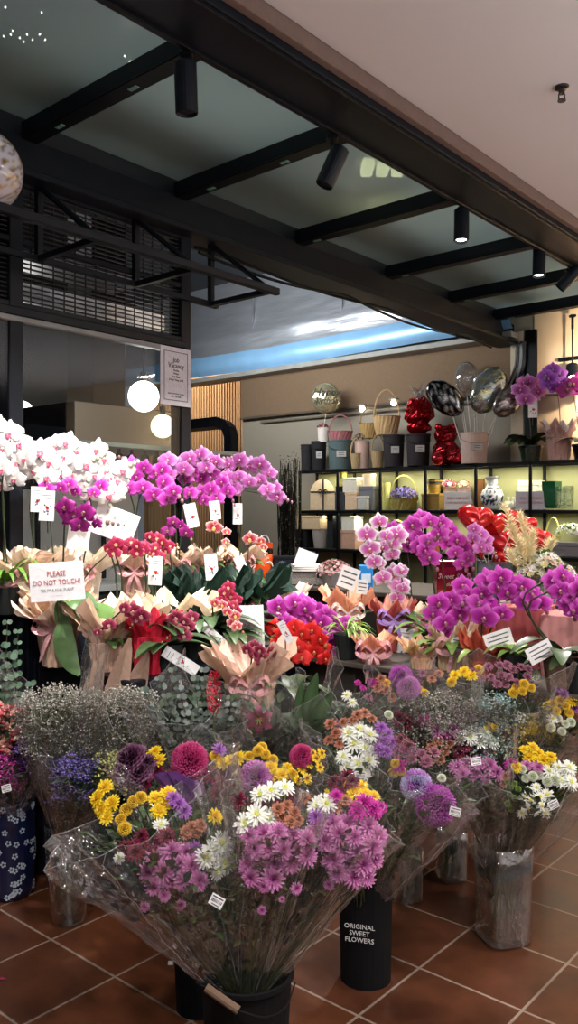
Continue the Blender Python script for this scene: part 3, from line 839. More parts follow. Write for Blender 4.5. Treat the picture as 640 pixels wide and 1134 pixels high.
t, r, hh, p = bucket(481, 1, 17, 15, K(196, 160, 70), 'mustard yellow bag with dark flap above the woven boxes', z=1.52 + .145, card=False, name='handbag', cat='bag', group=None, taper=.7)
mb = MB(); mb.lathe([(.001, hh + .02), (r * .9, hh + .015), (r * 1.05, hh * .75)], 20, col=K(40, 34, 30)); mb.build('flap', 'plastic', t)
for px, h0, r0, lb, cc in ((497, .19, .085, 'pink and white bloom box with gold accents above the white notice', [K(240, 200, 190), K(250, 240, 225), K(214, 90, 130)]),
                           (514, .18, .07, 'cream and peach bloom box next to the dark board', [K(244, 226, 204), K(236, 190, 160)])):
    t, ww, hh, p = gift_box(px, 1, 14, 12, K(196, 176, 160), 'small pale stand under the ' + lb.split(' above')[0].split(' next')[0], Y=6.82, d=.1)
    t, r, hh2, p = bucket(px, 1, 15, 13, K(232, 196, 186), lb, z=1.52 + hh + .002, card=True, name='bloom_box', cat='flower arrangement', group='bloom boxes in the fifth bay', Y=6.82, taper=.75, handle=False)
    posy(t, (0, 0, hh2), r0, cc, 26, .022)
def notice(px, row, w, h, lines, lab, bg=K(226, 220, 218), Y=6.64, col=(.35, .08, .08)):
    p, s = on_shelf(px, row, Y); ww = w * s / .9; hh = h * s
    t = tworld('shop_notice', lab, 'sign', p, 'notices standing on the shelving', TH * .45)
    mb = MB(); mb.box((0, 0, hh / 2), (ww, .008, hh), bg, .001, Matrix.Rotation(-.0, 3, 'X')); mb.box((0, .03, .006), (ww * .7, .06, .008), bg, .001); mb.build('board', 'matte', t)
    for k, tx in enumerate(lines): lettering(tx, hh * (.19 if k == 0 else .15), t, (0, -.006, hh * (.62 - .24 * k)), (pi / 2, 0, 0), col, sx=.9)
notice(507, 1, 27, 20, ('ONLY PREMIUM', 'CONDOLENCE BELLS'), 'white standing notice with red lettering beneath the bloom boxes')
notice(588, 1, 30, 20, ('ONLY PREMIUM', 'CONDOLENCE BELLS'), 'grey standing notice with red lettering left of the green vase', K(176, 170, 178))
t = tworld('wooden_board', 'brown wooden board leaning in the bay left of the patterned jar', 'board', on_shelf(531, 1, 6.86)[0]); mb = MB(); mb.box((0, 0, .14), (.1, .02, .28), K(120, 78, 44)); mb.build('panel', 'matte', t)
# blue and white ginger jar
p, s = on_shelf(545, 1)
t = tworld('patterned_jar', 'blue and white patterned porcelain jar on the lit shelf', 'jar', p, None, TH)
prof = [(.001, 0), (.055, 0), (.075, .03), (.1, .08), (.103, .12), (.09, .165), (.06, .2), (.045, .225), (.048, .26), (.075, .29), (.07, .29), (.04, .262)]
WH, BL = K(226, 228, 226), K(40, 54, 78)
mb = MB(); fine = [];
for i in range(len(prof) - 1):
    for j in range(3): fine.append(tuple(prof[i][k] * (1 - j / 3) + prof[i + 1][k] * j / 3 for k in (0, 1)))
fine.append(prof[-1]); nn = 48
mb.lathe(fine, nn, col=WH)
for i in range(len(fine)):
    for k in range(nn):
        z = fine[i][1]; b = (abs(z - .185) < .008) or (abs(z - .215) < .006) or (.03 < z < .13 and noise.noise(Vector((cos(k * 2 * pi / nn) * 5, sin(k * 2 * pi / nn) * 5, z * 45))) > .0) or (.14 < z < .175 and k % 3 == 0) or z < .01
        mb.c[i * nn + k] = BL if b else WH
mb.build('jar_body', 'gloss', t, smooth=True)
for px, lb in ((563, 'small white bud vase just right of the patterned jar'), (569, 'second little white vase before the grey notice')):
    p, s = on_shelf(px, 1, 6.7); t = tworld('bud_vase', lb, 'vase', p, 'small white vases', TH)
    mb = MB(); mb.lathe([(.001, 0), (.022, 0), (.034, .03), (.028, .06), (.01, .085), (.016, .11), (.012, .11)], 16, col=K(226, 220, 200)); mb.build('vase_body', 'gloss', t, smooth=True)
gift_box(588, 1, 22, 32, K(220, 216, 196), 'white openwork box behind the grey notice', Y=6.84, d=.1)
def gvase(px, py0, w, h, lb, z, col=None, mat='glass', name='glass_vase', Y=6.72, sq=True):
    p, s = on_shelf(px, 1, Y); r = w * s / 2; hh = h * s; p.z = z
    t = tworld(name, lb, 'vase', p, 'glass vases on the shelving', TH)
    mb = MB(); c = col or (.8, .8, .8)
    mb.lathe([(.001, .012), (r * .8, .01), (r * .9, .03), (r, hh), (r * .93, hh), (r * .82, .04), (.001, .025)], 4 if sq else 20, col=c); mb.build('vase_body', mat, t)
gvase(611, 0, 22, 31, 'dark green square vase with rippled sides', 1.521, K(18, 78, 48), 'gloss')
gvase(622, 0, 12, 25, 'clear glass vase just right of the green vase', 1.521)
gvase(630, 0, 12, 26, 'clear glass vase near the right end of the lit shelf', 1.521)
# -- second row
gift_box(347, 2, 28, 15, K(232, 204, 160), 'wide cream lidded box with dark ties', z=1.13 + .19, d=.2)
gift_box(340, 2, 13, 6, K(224, 196, 130), 'flat gold box topping the wide cream box', z=1.13 + .335)
gift_box(338, 2, 14, 20, K(28, 28, 30), 'black carton with pale sticker at the bay corner')
bucket(355, 2, 20, 21, K(186, 176, 166), 'off-white tapered pot below the wide cream box', card=False, taper=.7, name='flower_pot', cat='flower pot', group=None, handle=False)
gift_box(368, 2, 7, 38, K(40, 42, 44), 'narrow black and white printed box by the shelf post')
gift_box(378, 2, 8, 30, K(60, 76, 74), 'dark teal tube in the second bay below', rnd_=True)
gift_box(390, 2, 17, 21, K(222, 176, 150), 'pink-beige box with gold band below the white lantern box')
gift_box(390, 2, 15, 16, K(250, 246, 226), 'bright white square box on the pink-beige box', z=1.13 + .185)
basket(440, 2, 24, 16, K(190, 196, 90), 'yellow-green basket with looped handles behind the magenta orchids', hh2=1.1)
bucket(481, 2, 16, 18, K(176, 96, 60), 'small terracotta pot behind the magenta orchids', card=False, name='flower_pot', cat='flower pot', group=None, handle=False)
t, ww, hh, p = gift_box(627, 2, 34, 16, K(124, 118, 122), 'long grey gift box at the right end of the second row', lid=.3)
lettering('bloomies', .03, t, (0, -ww * .2 - .085, hh * .5), (pi / 2, 0, 0), (.08, .07, .08))
t, r, hh, p = basket(612, 2, 16, 22, K(200, 196, 100), 'slim yellow basket with tall hoop handles left of the grey gift box', hh2=2, Y=6.7)
p, s = on_shelf(632, 2, 6.76)
t = tworld('wrapped_posy', 'white and green posy in clear wrap on the grey gift box', 'bouquet', (p.x, p.y, 1.13 + hh * .82), None, TH)
posy(t, (0, 0, .05), .12, [K(236, 240, 214), K(210, 226, 150), K(250, 250, 245)], 40, .022)
# twig bundle
tw = RZ(319, 7.7, 0)
t = thing('twig_vase', 'tall bundle of dark catkin twigs at the left end of the shelving', 'dried plant', tw)
mb = MB(); mb.lathe([(.001, 0), (.09, 0), (.1, .5), (.12, .9), (.1, .9), (.09, .02), (.001, .02)], 20, col=BLK2); mb.build('vase_body', 'plastic', t)
mb = MB(); mk = MB(); R_ = random.Random(5)
for k in range(90):
    a = R_.uniform(0, 2 * pi); r = R_.uniform(.02, .11); h2 = R_.uniform(.75, 1.15); pts = []
    for i in range(7):
        u = i / 6; pts.append((cos(a) * r * (.8 + .35 * u) + R_.uniform(-.012, .012), sin(a) * r * (.8 + .35 * u), .85 + h2 * u))
    mb.tube(pts, .004, 3, jit(K(40, 36, 34), .3, R_))
    for i in range(16):
        q = Vector(pts[R_.randrange(7)]); mk.octa(q + Vector((R_.uniform(-.012, .012), R_.uniform(-.012, .012), R_.uniform(-.08, .08))), R_.uniform(.003, .006), R_.choice((K(190, 184, 170), K(90, 84, 80), K(60, 56, 54))))
mb.build('twigs', 'leaf', t, kind='stuff'); mk.build('catkins', 'petal', t, kind='stuff')
# ================================================================ display stands
def stand(name, label, x0, x1, y0, y1, z, col, group=None, z0=0., top=None, base=None):
    t = tworld(name, label, 'display stand', ((x0 + x1) / 2, (y0 + y1) / 2, z0), group)
    w, d, h = x1 - x0, y1 - y0, z - z0
    mb = MB(); mb.box((0, 0, h - .012), (w, d, .024), top or col, .004); mb.build('top', 'black_steel' if sum(col) < .3 else 'matte', t)
    mb = MB()
    if base:
        a, b, c, e = base; cx_, cy_ = (x0 + x1) / 2, (y0 + y1) / 2
        mb.box(((a + b) / 2 - cx_, (c + e) / 2 - cy_, (h - .024) / 2), (b - a, e - c, h - .026), mix(col, (0, 0, 0), .5), .004)
    else: mb.box((0, 0, (h - .024) / 2), (w - .03, d - .03, h - .026), col, .004)
    mb.build('recessed_base' if base else 'skirt_panel', 'matte', t)
    for sx_ in (-1, 1):
        for sy_ in (-1, 1):
            mb = MB(); mb.box((sx_ * (w / 2 - .015), sy_ * (d / 2 - .015), (h - .024) / 2), (.03, .03, h - .026), mix(col, (0, 0, 0), .3)); mb.build('corner_post', 'black_steel', t)
    return t
NAVY = K(20, 24, 38)
stand('display_stand', 'tall dark navy stand against the glass under the white orchids', -3.3, -3.05, 1.9, 3.6, 1.08, NAVY)
stand('display_stand', 'mid height black stand holding the potted orchids on the left', -3.04, -2.4, 1.93, 2.88, .88, K(18, 20, 30))
stand('display_stand', 'weathered grey plank stand carrying the peach wrapped orchid pots', -3.04, -1.1, 2.9, 3.58, .85, K(84, 78, 72), base=(-3.0, -2.15, 2.95, 3.56))
stand('display_stand', 'rear raised stand with dark top holding balloons and boxes', -3.3, -1.0, 3.61, 4.25, 1.08, K(70, 64, 60), base=(-3.2, -1.8, 3.7, 4.2))
stand('display_stand', 'lowest dark step in the inner corner, covered with dark leafy plants', -2.385, -2.06, 2.2, 2.88, .68, K(18, 20, 30))
ZS0 = .681
ZL, ZM, ZB, ZT = 1.081, .881, .851, 1.081

# ================================================================ orchids
PHAL = {
 'white': (K(252, 250, 250), K(255, 253, 252), K(214, 60, 130), K(250, 244, 236)),
 'magenta': (K(182, 24, 160), K(226, 110, 214), K(110, 0, 70), K(140, 6, 112)),
 'hot': (K(206, 36, 184), K(236, 130, 224), K(130, 0, 80), K(170, 10, 140)),
 'lilac': (K(200, 92, 188), K(236, 176, 228), K(150, 20, 110), K(184, 60, 160)),
 'deep': (K(140, 12, 112), K(166, 40, 140), K(90, 0, 60), K(112, 6, 84)),
 'stripe': (K(216, 100, 190), K(252, 240, 250), K(190, 20, 110), K(222, 96, 190)),
 'wine': (K(136, 14, 60), K(196, 96, 120), K(220, 170, 160), K(96, 4, 40)),
 'redcream': (K(190, 30, 70), K(244, 206, 196), K(240, 200, 90), K(160, 16, 50)),
 'rose': (K(166, 22, 66), K(206, 74, 116), K(244, 200, 150), K(160, 20, 60)),
 'red': (K(214, 20, 24), K(232, 50, 44), K(150, 0, 10), K(170, 8, 14)),
 'violet': (K(150, 60, 190), K(196, 120, 224), K(110, 20, 130), K(130, 40, 160)),
}
_ph = {}
def phal(kind, var):
    if (kind, var) in _ph: return _ph[(kind, var)]
    R_ = random.Random(hash(kind) % 1 + var * 31 + 3)
    a, e, lip, thr = PHAL[kind]
    mb = MB()
    def petal(ang, L, Wd, z0, back, nu=6, nv=4, pw=.72, fold=.1):
        d = Vector((cos(ang), sin(ang), 0)); sd = Vector((-sin(ang), cos(ang), 0)); vs = []; cs = []
        ph = R_.uniform(0, 6)
        for i in range(nu + 1):
            u = 1 - (1 - i / nu) ** 1.7; w = Wd * max(.04, sin(pi * min(.999, (.04 + .955 * u) ** pw))) ** .58
            if i == nu: w = Wd * .34
            for j in range(-nv // 2, nv // 2 + 1):
                v = j / (nv / 2)
                z = z0 + .10 * sin(u * pi * .8) - back * u * u - fold * v * v * u + .025 * sin(ph + v * 4 + u * 5)
                x = .06 + (L - .06) * (u - .06 * v * v * (u > .5))
                vs.append(d * x + sd * (w * v) + Vector((0, 0, z)))
                rr = max(u ** 1.6, abs(v) ** 3 * .9)
                if kind == 'stripe':
                    c = mix(a, e, min(1, max(0, (rr - .25) * 1.9))); 
                    if j == 0 and u < .8: c = mix(c, a, .6)
                else:
                    c = mix(mix(thr, a, min(1, u * 2.4)), e, rr ** 2)
                cs.append(c)
        m = nv + 1; fs = []
        for i in range(nu):
            for j in range(nv):
                q = i * m + j; fs.append((q, q + 1, q + m + 1, q + m))
        mb.add(vs, fs, cs)
    jt = lambda s=.06: R_.uniform(-s, s)
    for ang in (90, 214, 326): petal(radians(ang) + jt(), .92, .34, -.05, .18 + jt(), pw=.85)
    for ang in (12, 168): petal(radians(ang) + jt(), .98, .56, .03, .12 + jt())
    # lip and column
    for ang, L, Wd in ((270, .42, .2), (215, .26, .13), (325, .26, .13)):
        d = Vector((cos(radians(ang)), sin(radians(ang)), 0)); sd = Vector((-d.y, d.x, 0))
        mb.add([Vector((0, 0, .06)), d * L * .5 + sd * Wd + Vector((0, 0, .22)), d * L + Vector((0, 0, .16)), d * L * .5 - sd * Wd + Vector((0, 0, .22)), d * L * .55 + Vector((0, 0, .3))],
               [(0, 1, 4), (1, 2, 4), (2, 3, 4), (3, 0, 4)], [mix(lip, K(250, 210, 90), .5), lip, lip, lip, mix(lip, e, .25)])
    mb.ball((0, .04, .14), .09, mix(e, K(250, 230, 160), .35), 6, 5)
    me = mb.mesh('flower', 'petal', True); _ph[(kind, var)] = me
    return me
_bd = {}
def bud_mesh(kind):
    if kind not in _bd:
        mb = MB(); mb.ball((0, 0, 0), 1, mix(PHAL[kind][0], K(150, 170, 90), .45), 7, 6, 1.4); _bd[kind] = mb.mesh('bud', 'petal', True)
    return _bd[kind]

LEAFG = K(58, 92, 44)
def leaves(t, z, n, L, w, col, seed, up=.5, c=(0, 0), name='leaf', a0=None, spread=2 * pi):
    R_ = random.Random(seed)
    for k in range(n):
        a = (a0 if a0 is not None else R_.uniform(0, 6)) + spread * k / n + R_.uniform(-.25, .25); l = L * R_.uniform(.75, 1.15); e = up * R_.uniform(.5, 1.4)
        pts = []
        for i in range(8):
            u = i / 7; pts.append((c[0] + cos(a) * l * u * .95, c[1] + sin(a) * l * u * .95, z + l * (e * u - .75 * (e + .25) * u * u)))
        mb = MB(); mb.leaf(pts, w * R_.uniform(.85, 1.15), jit(col, .15, R_), colb=mix(col, K(120, 150, 80), .25), fold=.25)
        mb.build(name, 'leaf', t, smooth=True)

def wrap(t, r0, r1, h, flare, fh, col, seed, tips=5, col2=None, name='paper_collar', ribbon=None, potname='pot_wrap'):
    R_ = random.Random(seed); ph = R_.uniform(0, 6); n = 60
    nz = lambda a, z, s: noise.noise(Vector((cos(a) * s + seed * 3.1, sin(a) * s, z * s * 1.6)))
    def surf_(prof, c1, nm, amp, pleats):
        mb = MB(); vs = []; cs = []
        for i, (r, z, tip) in enumerate(prof):
            for k in range(n):
                a = 2 * pi * k / n
                tp = abs(((a + ph) * tips / (2 * pi)) % 1 - .5) * 2
                rr = r * (1 + amp * .35 * nz(a, z, 7) + pleats * .045 * sin(a * 15 + seed) + amp * .1 * nz(a, z, 19))
                zz = z + tip * (tp ** 1.2 - .35) * fh
                rr += tip * flare * .25 * (tp - .4)
                vs.append((cos(a) * rr, sin(a) * rr * .92, zz)); cs.append(jit(c1, .04, R_))
        fs = []
        for i in range(len(prof) - 1):
            for k in range(n):
                a = i * n + k; b = i * n + (k + 1) % n; fs.append((a, b, b + n, a + n))
        mb.add(vs, fs, cs); return mb.build(nm, 'paper', t)
    surf_([(.001, .002, 0), (r0, 0, 0)] + [(r0 + (r1 - r0) * u, h * u, 0) for u in (.2, .45, .7, .9, 1)] + [(r1 * .82, h * 1.04, 0)], col, potname, .5, 1)
    def fl(c1, sc, hs, nm):
        q = []
        for i in range(9):
            u = i / 8; q.append((r1 * .84 + (flare * sc - r1 * .84) * u ** 1.1, h * 1.0 + fh * hs * (u ** .8) * .8, u ** 1.5))
        surf_(q, c1, nm, 1.0, .5 * 1)
    fl(col, 1, 1, name)
    if col2: fl(col2, .8, 1.12, 'inner_paper')
    if ribbon:
        mb = MB(); mb.lathe([(r1 * .9, h * .96), (r1 * .93, h * .99), (r1 * .93, h * 1.04), (r1 * .9, h * 1.06)], 24, col=ribbon)
        rb = mb.build('ribbon', 'ribbon', t)
        mb = MB(); y = -r1 * .95; zz = h * 1.0
        for sg in (-1, 1):
            for sc in (1, .7):
                L = .055 * sc
                mb.leaf(spline([(0, y, zz), (sg * L, y - .02, zz + L * .9), (sg * L * 1.4, y - .015, zz + L * .1), (sg * L * .6, y - .02, zz - L * .35), (0, y, zz)], 4), .022, jit(ribbon, .1, R_), side=(0, .6, .8), fold=0)
            mb.leaf(spline([(0, y, zz), (sg * .02, y - .02, zz - .05), (sg * (.03 + .02 * R_.random()), y - .01, zz - .13)], 4), .018, ribbon, side=(1, 0, 0), fold=0)
        mb.build('bow', 'ribbon', t)

def card(t, at, w, h, tilt=0, yaw=0, pitch=0, kind='floral', name='gift_tag', stake=None, col=K(238, 236, 236)):
    """printed card, a part of the thing t"""
    q = Matrix.Rotation(yaw, 3, 'Z') @ Matrix.Rotation(pitch, 3, 'X') @ Matrix.Rotation(tilt, 3, 'Y')
    mb = MB(); mb.box((0, 0, 0), (w, .0012, h), col, .0003)
    y = -.0012
    def pt(x, z, c, r=None, hh=None):
        if hh: mb.add([(x - r, y, z - hh), (x + r, y, z - hh), (x + r, y, z + hh), (x - r, y, z + hh)], [(0, 1, 2, 3)], c)
        else: mb.add([(x + cos(k * pi / 3) * r, y, z + sin(k * pi / 3) * r) for k in range(6)], [tuple(range(6))], c)
    R_ = random.Random(int(w * 1e4 + h * 1e5))
    if kind == 'floral':
        for k in range(2): pt(R_.uniform(-.1, .1) * w, h * (.34 - .1 * k), K(110, 110, 130), w * (.3 - .06 * k), h * .008)
        for k in range(7): pt(R_.uniform(-.3, .3) * w, -h * .1 + R_.uniform(-.2, .12) * h, R_.choice((K(120, 130, 170), K(110, 120, 110), K(170, 176, 196), K(90, 96, 110))), w * .07)
        for k in range(5): pt(w * .05 + R_.uniform(-.08, .08) * w, -h * .06 + R_.uniform(-.04, .04) * h, R_.choice((K(206, 50, 36), K(226, 90, 60), K(180, 30, 30))), w * .09)
        for xx in (-1, 1): pt(xx * w * .46, 0, K(200, 200, 206), w * .012, h * .47)
    elif kind == 'lines':
        for k in range(3): pt(0, h * (.25 - .25 * k), K(96, 92, 92), w * (.38 - .05 * (k == 2)), h * .035)
    elif kind == 'price':
        pt(0, h * .32, K(60, 60, 66), w * .4, h * .05)
        for k in range(9): pt(w * (-.36 + .09 * k), -h * .02, K(40, 40, 44), w * R_.uniform(.012, .03), h * .14)
        pt(0, -h * .34, K(90, 90, 90), w * .3, h * .04)
    mb.v = [tuple(q @ Vector(v)) for v in mb.v]
    o = mb.build(name, 'matte', t, at, label='white printed card')
    if stake is not None:
        m = MB(); m.tube([Vector((0, .004, 0)), Vector(stake) - Vector(at)], .0025, 5, K(40, 40, 40)); m.build('stake', 'plastic', o)
    return o

def orchid(label, px, D, z, stems, kind, r=.05, pot=None, leaf=None, cards=(), group='potted orchids on the display stands', stemcol=K(46, 56, 34), cat='orchid', seed=None, ddep=-.03, buds=3, base=None, extra=None, name='potted_orchid', bend=.0):
    """stems: lists of pixels (optionally with a radius factor) for the blossoms from the lowest to the tip"""
    at = RZ(px, D, z); seed = seed if seed is not None else int(px * 7 + D * 100)
    R_ = random.Random(seed)
    t = thing(name, label, cat, at, group)
    h = .14
    if pot:
        st = pot[0]
        if st == 'wrap':
            _, r0, r1, h, fl, fh, col, col2, rib = pot
            wrap(t, r0, r1, h, fl, fh, col, seed, 4 + seed % 3, col2, ribbon=rib)
        elif st == 'pot':
            _, r1, h, col = pot
            mb = MB(); mb.lathe([(.001, 0), (r1 * .75, 0), (r1 * .97, h * .85), (r1 * 1.04, h * .86), (r1 * 1.04, h), (r1 * .92, h), (r1 * .9, h * .88), (.001, h * .86)], 26, col=col); mb.build('pot', 'gloss', t)
    if leaf:
        n, L, w = leaf[:3]; leaves(t, h, n, L, w, leaf[3] if len(leaf) > 3 else LEAFG, seed, leaf[4] if len(leaf) > 4 else .55)
    for si, st in enumerate(stems):
        P_ = []
        for q in st:
            d = D + ddep + R_.uniform(-.025, .025)
            P_.append((R3(q[0], q[1], d) - at, q[2] if len(q) > 2 else 1, q[3] if len(q) > 3 else None))
        b0 = Vector((R_.uniform(-.02, .02), 0, h * .8)); f = P_[0][0]
        back = Vector((0, .025, .0))
        mid = b0 * .45 + f * .55 + Vector((bend + R_.uniform(-.02, .02), .02, .05))
        path = spline([b0, mid] + [p + back for p, _, _ in P_], 4)
        mb = MB(); mb.tube(path, [.004 - .0022 * i / len(path) for i in range(len(path))], 5, stemcol); mb.build('stem', 'leaf', t, smooth=True)
        for i, (p, sc, kk) in enumerate(P_):
            n = Vector((R_.uniform(-.45, .45) + (.35 if i % 2 else -.35) * .6, -1, R_.uniform(-.25, .2)))
            up = Vector((R_.uniform(-.3, .3), 0, 1))
            place('flower', phal(kk or kind, R_.randrange(3)), t, p, facing(n, up), r * sc * R_.uniform(.88, 1.24))
        d = (P_[-1][0] - P_[-2][0]) if len(P_) > 1 else Vector((.03, 0, -.03))
        d = d.normalized() * .022
        for b in range(buds):
            place('bud', bud_mesh(kind), t, P_[-1][0] + d * (b + 1.8) + Vector((0, .01, -.006 * b)), None, r * (.2 - .035 * b))
    for c in cards:
        cpx, cpy, w, hh, tilt = c[:5]; kd = c[5] if len(c) > 5 else 'floral'
        at2 = R3(cpx, cpy, D + (c[6] if len(c) > 6 else -.07)) - at
        card(t, at2, w, hh, radians(tilt), 0, 0, kd, stake=at2 + Vector((0, .01, -hh * .9)))
    return t

KR = K(226, 190, 166); KR2 = K(240, 214, 196); CR_ = K(250, 236, 214); PCH = K(236, 160, 130); PNK = K(216, 130, 130); BRN = K(150, 70, 60)
PR = K(232, 170, 176); VIO = K(180, 140, 214)
def WP(col=KR, col2=CR_, rib=PR, s=1., h=.15, fl=.15, fh=.14): return ('wrap', .052 * s, .068 * s, h * .92, fl * .86 * s ** .5, fh * .52, col, col2, rib)
LW = -3.17
# --- white orchids along the glass
orchid('white orchid at the far left edge, cut by the picture edge', 8, DX(8, LW), ZL, [[(2, 520), (18, 512), (4, 498), (22, 492), (10, 480), (-4, 486)], [(-6, 510), (0, 536), (16, 530), (-4, 470), (28, 508)]], 'white', .058, WP(KR, CR_, PR, 1.15, fl=.17, fh=.17), (4, .14, .055), cards=[(42, 553, .06, .105, 2)])
orchid('white orchid arching over the printed floral card at left', 44, DX(44, LW), ZL, [[(38, 520), (44, 500), (56, 512), (60, 494), (72, 506), (74, 490), (84, 500), (88, 514)], [(52, 528), (66, 522), (80, 526), (96, 514)]], 'white', .059, WP(KR2, CR_, PR, 1.15, fl=.18, fh=.18), (5, .15, .055), bend=-.04)
orchid('full white orchid right of the other white ones, above the blank card', 92, DX(92, LW), ZL, [[(92, 532), (98, 512), (108, 498), (116, 508), (120, 522), (130, 532), (126, 544)], [(86, 540), (104, 526), (112, 538), (120, 548), (100, 546), (136, 520)]], 'white', .059, WP(CR_, CR_, PR, 1.15, fl=.18, fh=.18), (5, .15, .055), bend=.03)
orchid('small magenta orchid half hidden under the white orchids', 60, DX(60, -3.0), ZM, [[(52, 540), (60, 532), (68, 540), (76, 536), (84, 544), (104, 545), (112, 538)]], 'hot', .038, WP(KR, CR_, None, 1.0, h=.2, fl=.17, fh=.2), (4, .12, .05), ddep=.1)
# --- magenta row behind
orchid('magenta orchid behind the full white one, left of the post', 152, DX(152, LW), ZL, [[(142, 540), (150, 528), (160, 518), (172, 524), (182, 534), (192, 544)], [(158, 540), (170, 548), (180, 520), (186, 552), (146, 516)]], 'magenta', .05, WP(KR, CR_, PR, 1.1), (4, .14, .05), cards=[(212, 571, .058, .115, -12)])
orchid('pale lilac orchid with broad blooms beside the shop glass', 196, DX(196, LW), ZL, [[(188, 524), (186, 510), (198, 514), (210, 508), (222, 504), (234, 510)], [(204, 520), (228, 518), (240, 512)]], 'lilac', .05, WP(KR, CR_, PR), (4, .14, .05), ddep=.0)
orchid('bright magenta orchid in the thick of the row below the job notice', 222, DX(222, -3.14), ZL, [[(206, 530), (214, 522), (224, 530), (234, 524), (246, 534), (252, 544)], [(210, 546), (222, 544), (234, 542), (240, 552), (226, 554)]], 'hot', .05, WP(KR, CR_, PR), (4, .14, .05), cards=[(238, 565, .055, .095, -6)])
orchid('lilac orchid with arching spray in front of the dark door frame', 268, DX(268, -3.1), ZL, [[(252, 528), (254, 514), (266, 510), (276, 516), (288, 514), (298, 524), (304, 540)], [(264, 528), (276, 534), (288, 532), (296, 542), (258, 540), (306, 550)]], 'lilac', .053, WP(KR, CR_, PR), (5, .15, .05), cards=[(263, 569, .05, .11, 0)])
# --- small ones on the middle stand, left
orchid('deep purple orchid with four blooms above the please do not touch sign', 64, DX(64, -2.9), ZM, [[(72, 562, 1.15), (81, 572), (94, 568, 1.15), (88, 582), (107, 580, .7)]], 'deep', .044, WP(KR2, CR_, PR, 1.1, h=.17, fl=.18, fh=.16), (6, .15, .055, K(90, 130, 50)), buds=4, cards=[(52, 560, .06, .12, 3)], ddep=-.1)
t = orchid('kraft wrapped orchid pot at lower left with long drooping leaves', 66, 3.36, ZM, [[(118, 614, .2)]], 'wine', .02, ('wrap', .062, .072, .16, .12, .10, KR, None, None), None, buds=0, stemcol=K(40, 50, 30), ddep=-.1)
for pts, w_, c_ in (([(66, 690), (74, 668), (92, 664), (108, 674)], .085, K(84, 120, 66)), ([(72, 684), (70, 706), (76, 730), (88, 748)], .085, K(96, 128, 80)), ([(72, 682), (96, 676), (120, 678), (136, 690)], .06, K(110, 150, 80))):
    mb = MB(); a_ = Vector(RZ(66, 3.36, ZM)); P_ = [R3(x, y, 3.24 - .01 * i) - a_ for i, (x, y) in enumerate(pts)]
    mb.leaf(spline(P_, 5), w_, c_, side=(.7, .1, .3) if w_ > .07 else (0, .3, 1), fold=.2, pw=.9); mb.build('leaf', 'leaf', t, smooth=True)
mb = MB(); a_ = Vector(RZ(66, 3.36, ZM))
for pts in ([(98, 700), (90, 684), (98, 680), (106, 690), (108, 712), (112, 724)], [(98, 700), (104, 682), (96, 690), (94, 712)]):
    mb.leaf(spline([R3(x, y, 3.2) - a_ for x, y in pts], 4), .028, VIO, side=(0, -1, .3), fold=0)
mb.build('ribbon', 'ribbon', t)
orchid('crimson mini orchid in front of the slanted blank card', 128, DX(128, -2.75), ZM, [[(120, 608), (128, 602), (137, 604), (145, 600), (152, 604), (158, 608)], [(126, 612), (134, 610), (144, 610), (152, 612)]], 'rose', .03, WP(KR, CR_, None, 1.25, h=.13, fl=.2, fh=.2), (5, .13, .05, K(150, 190, 40)), buds=2, ddep=-.02)
orchid('crimson mini orchid above a yellow-green leaved pot', 168, DX(168, -2.75), ZM, [[(160, 604), (166, 594), (174, 596), (172, 606), (180, 600), (188, 604)], [(170, 612), (176, 616), (184, 610)]], 'rose', .028, ('pot', .07, .12, K(240, 214, 120)), (6, .13, .07, K(170, 205, 40), .9), cards=[(172, 632, .058, .12, 3)], buds=2)
orchid('small crimson and purple orchid behind the dark green wrapped pots', 196, DX(196, -2.95), ZM, [[(186, 588), (192, 578), (200, 582), (206, 590)]], 'deep', .034, WP(K(30, 60, 48), K(22, 46, 36), PR, 1.0, h=.16, fl=.17, fh=.26), (4, .12, .05))
orchid('cream-edged crimson bloom on a thin stem below the slanted card', 236, DX(236, -2.85), ZM, [[(237, 584, 1.3), (251, 589, .8), (250, 600, .6)]], 'redcream', .036, WP(K(28, 58, 46), K(22, 46, 36), PR, 1.15, h=.15, fl=.24, fh=.3), (5, .2, .085, K(28, 60, 44), 1.1), cards=[(234, 628, .06, .12, -5)])
orchid('pair of crimson cream-edged blooms left of the orange pot', 272, DX(272, -2.9), ZM, [[(277, 597, 1.2), (289, 599, .8), (292, 606, .6)]], 'redcream', .034, WP(K(26, 54, 42), K(20, 44, 34), PR, 1.15, h=.15, fl=.24, fh=.3), (5, .2, .085, K(24, 54, 40), 1.2), cards=[(268, 628, .05, .11, -22)])
orchid('peach wrapped orchid pot under the crimson mini orchids with wide paper', 118, DX(118, -2.66), ZM, [[(121, 692, 1.1), (108, 700, .6), (138, 674), (147, 677, 1.2), (157, 682, 1.1), (152, 686)]], 'wine', .030, WP(KR, CR_, None, 1.0, h=.12, fl=.17, fh=.24), (4, .12, .05), ddep=-.2)
orchid('wine red orchid with red foil wrap in the middle of the left stand', 168, DX(168, -2.5), ZM, [[(188, 690), (194, 684), (204, 688), (212, 684), (208, 694), (200, 698)], [(204, 704), (196, 700)]], 'wine', .03, ('wrap', .06, .075, .14, .1, .07, K(214, 30, 60), K(170, 20, 50), None), (6, .2, .075, K(26, 56, 40), 1.0), cards=[(200, 732, .045, .15, -58)], ddep=-.05)
orchid('cream wrapped orchid pot with tall folded paper behind the wine red orchid', 196, DX(196, -2.7), ZM, [[(160, 664, .5), (150, 672, .5)]], 'wine', .03, WP(K(250, 222, 190), CR_, PR, 1.3, h=.15, fl=.2, fh=.19), (5, .18, .07, K(28, 60, 44), .9))
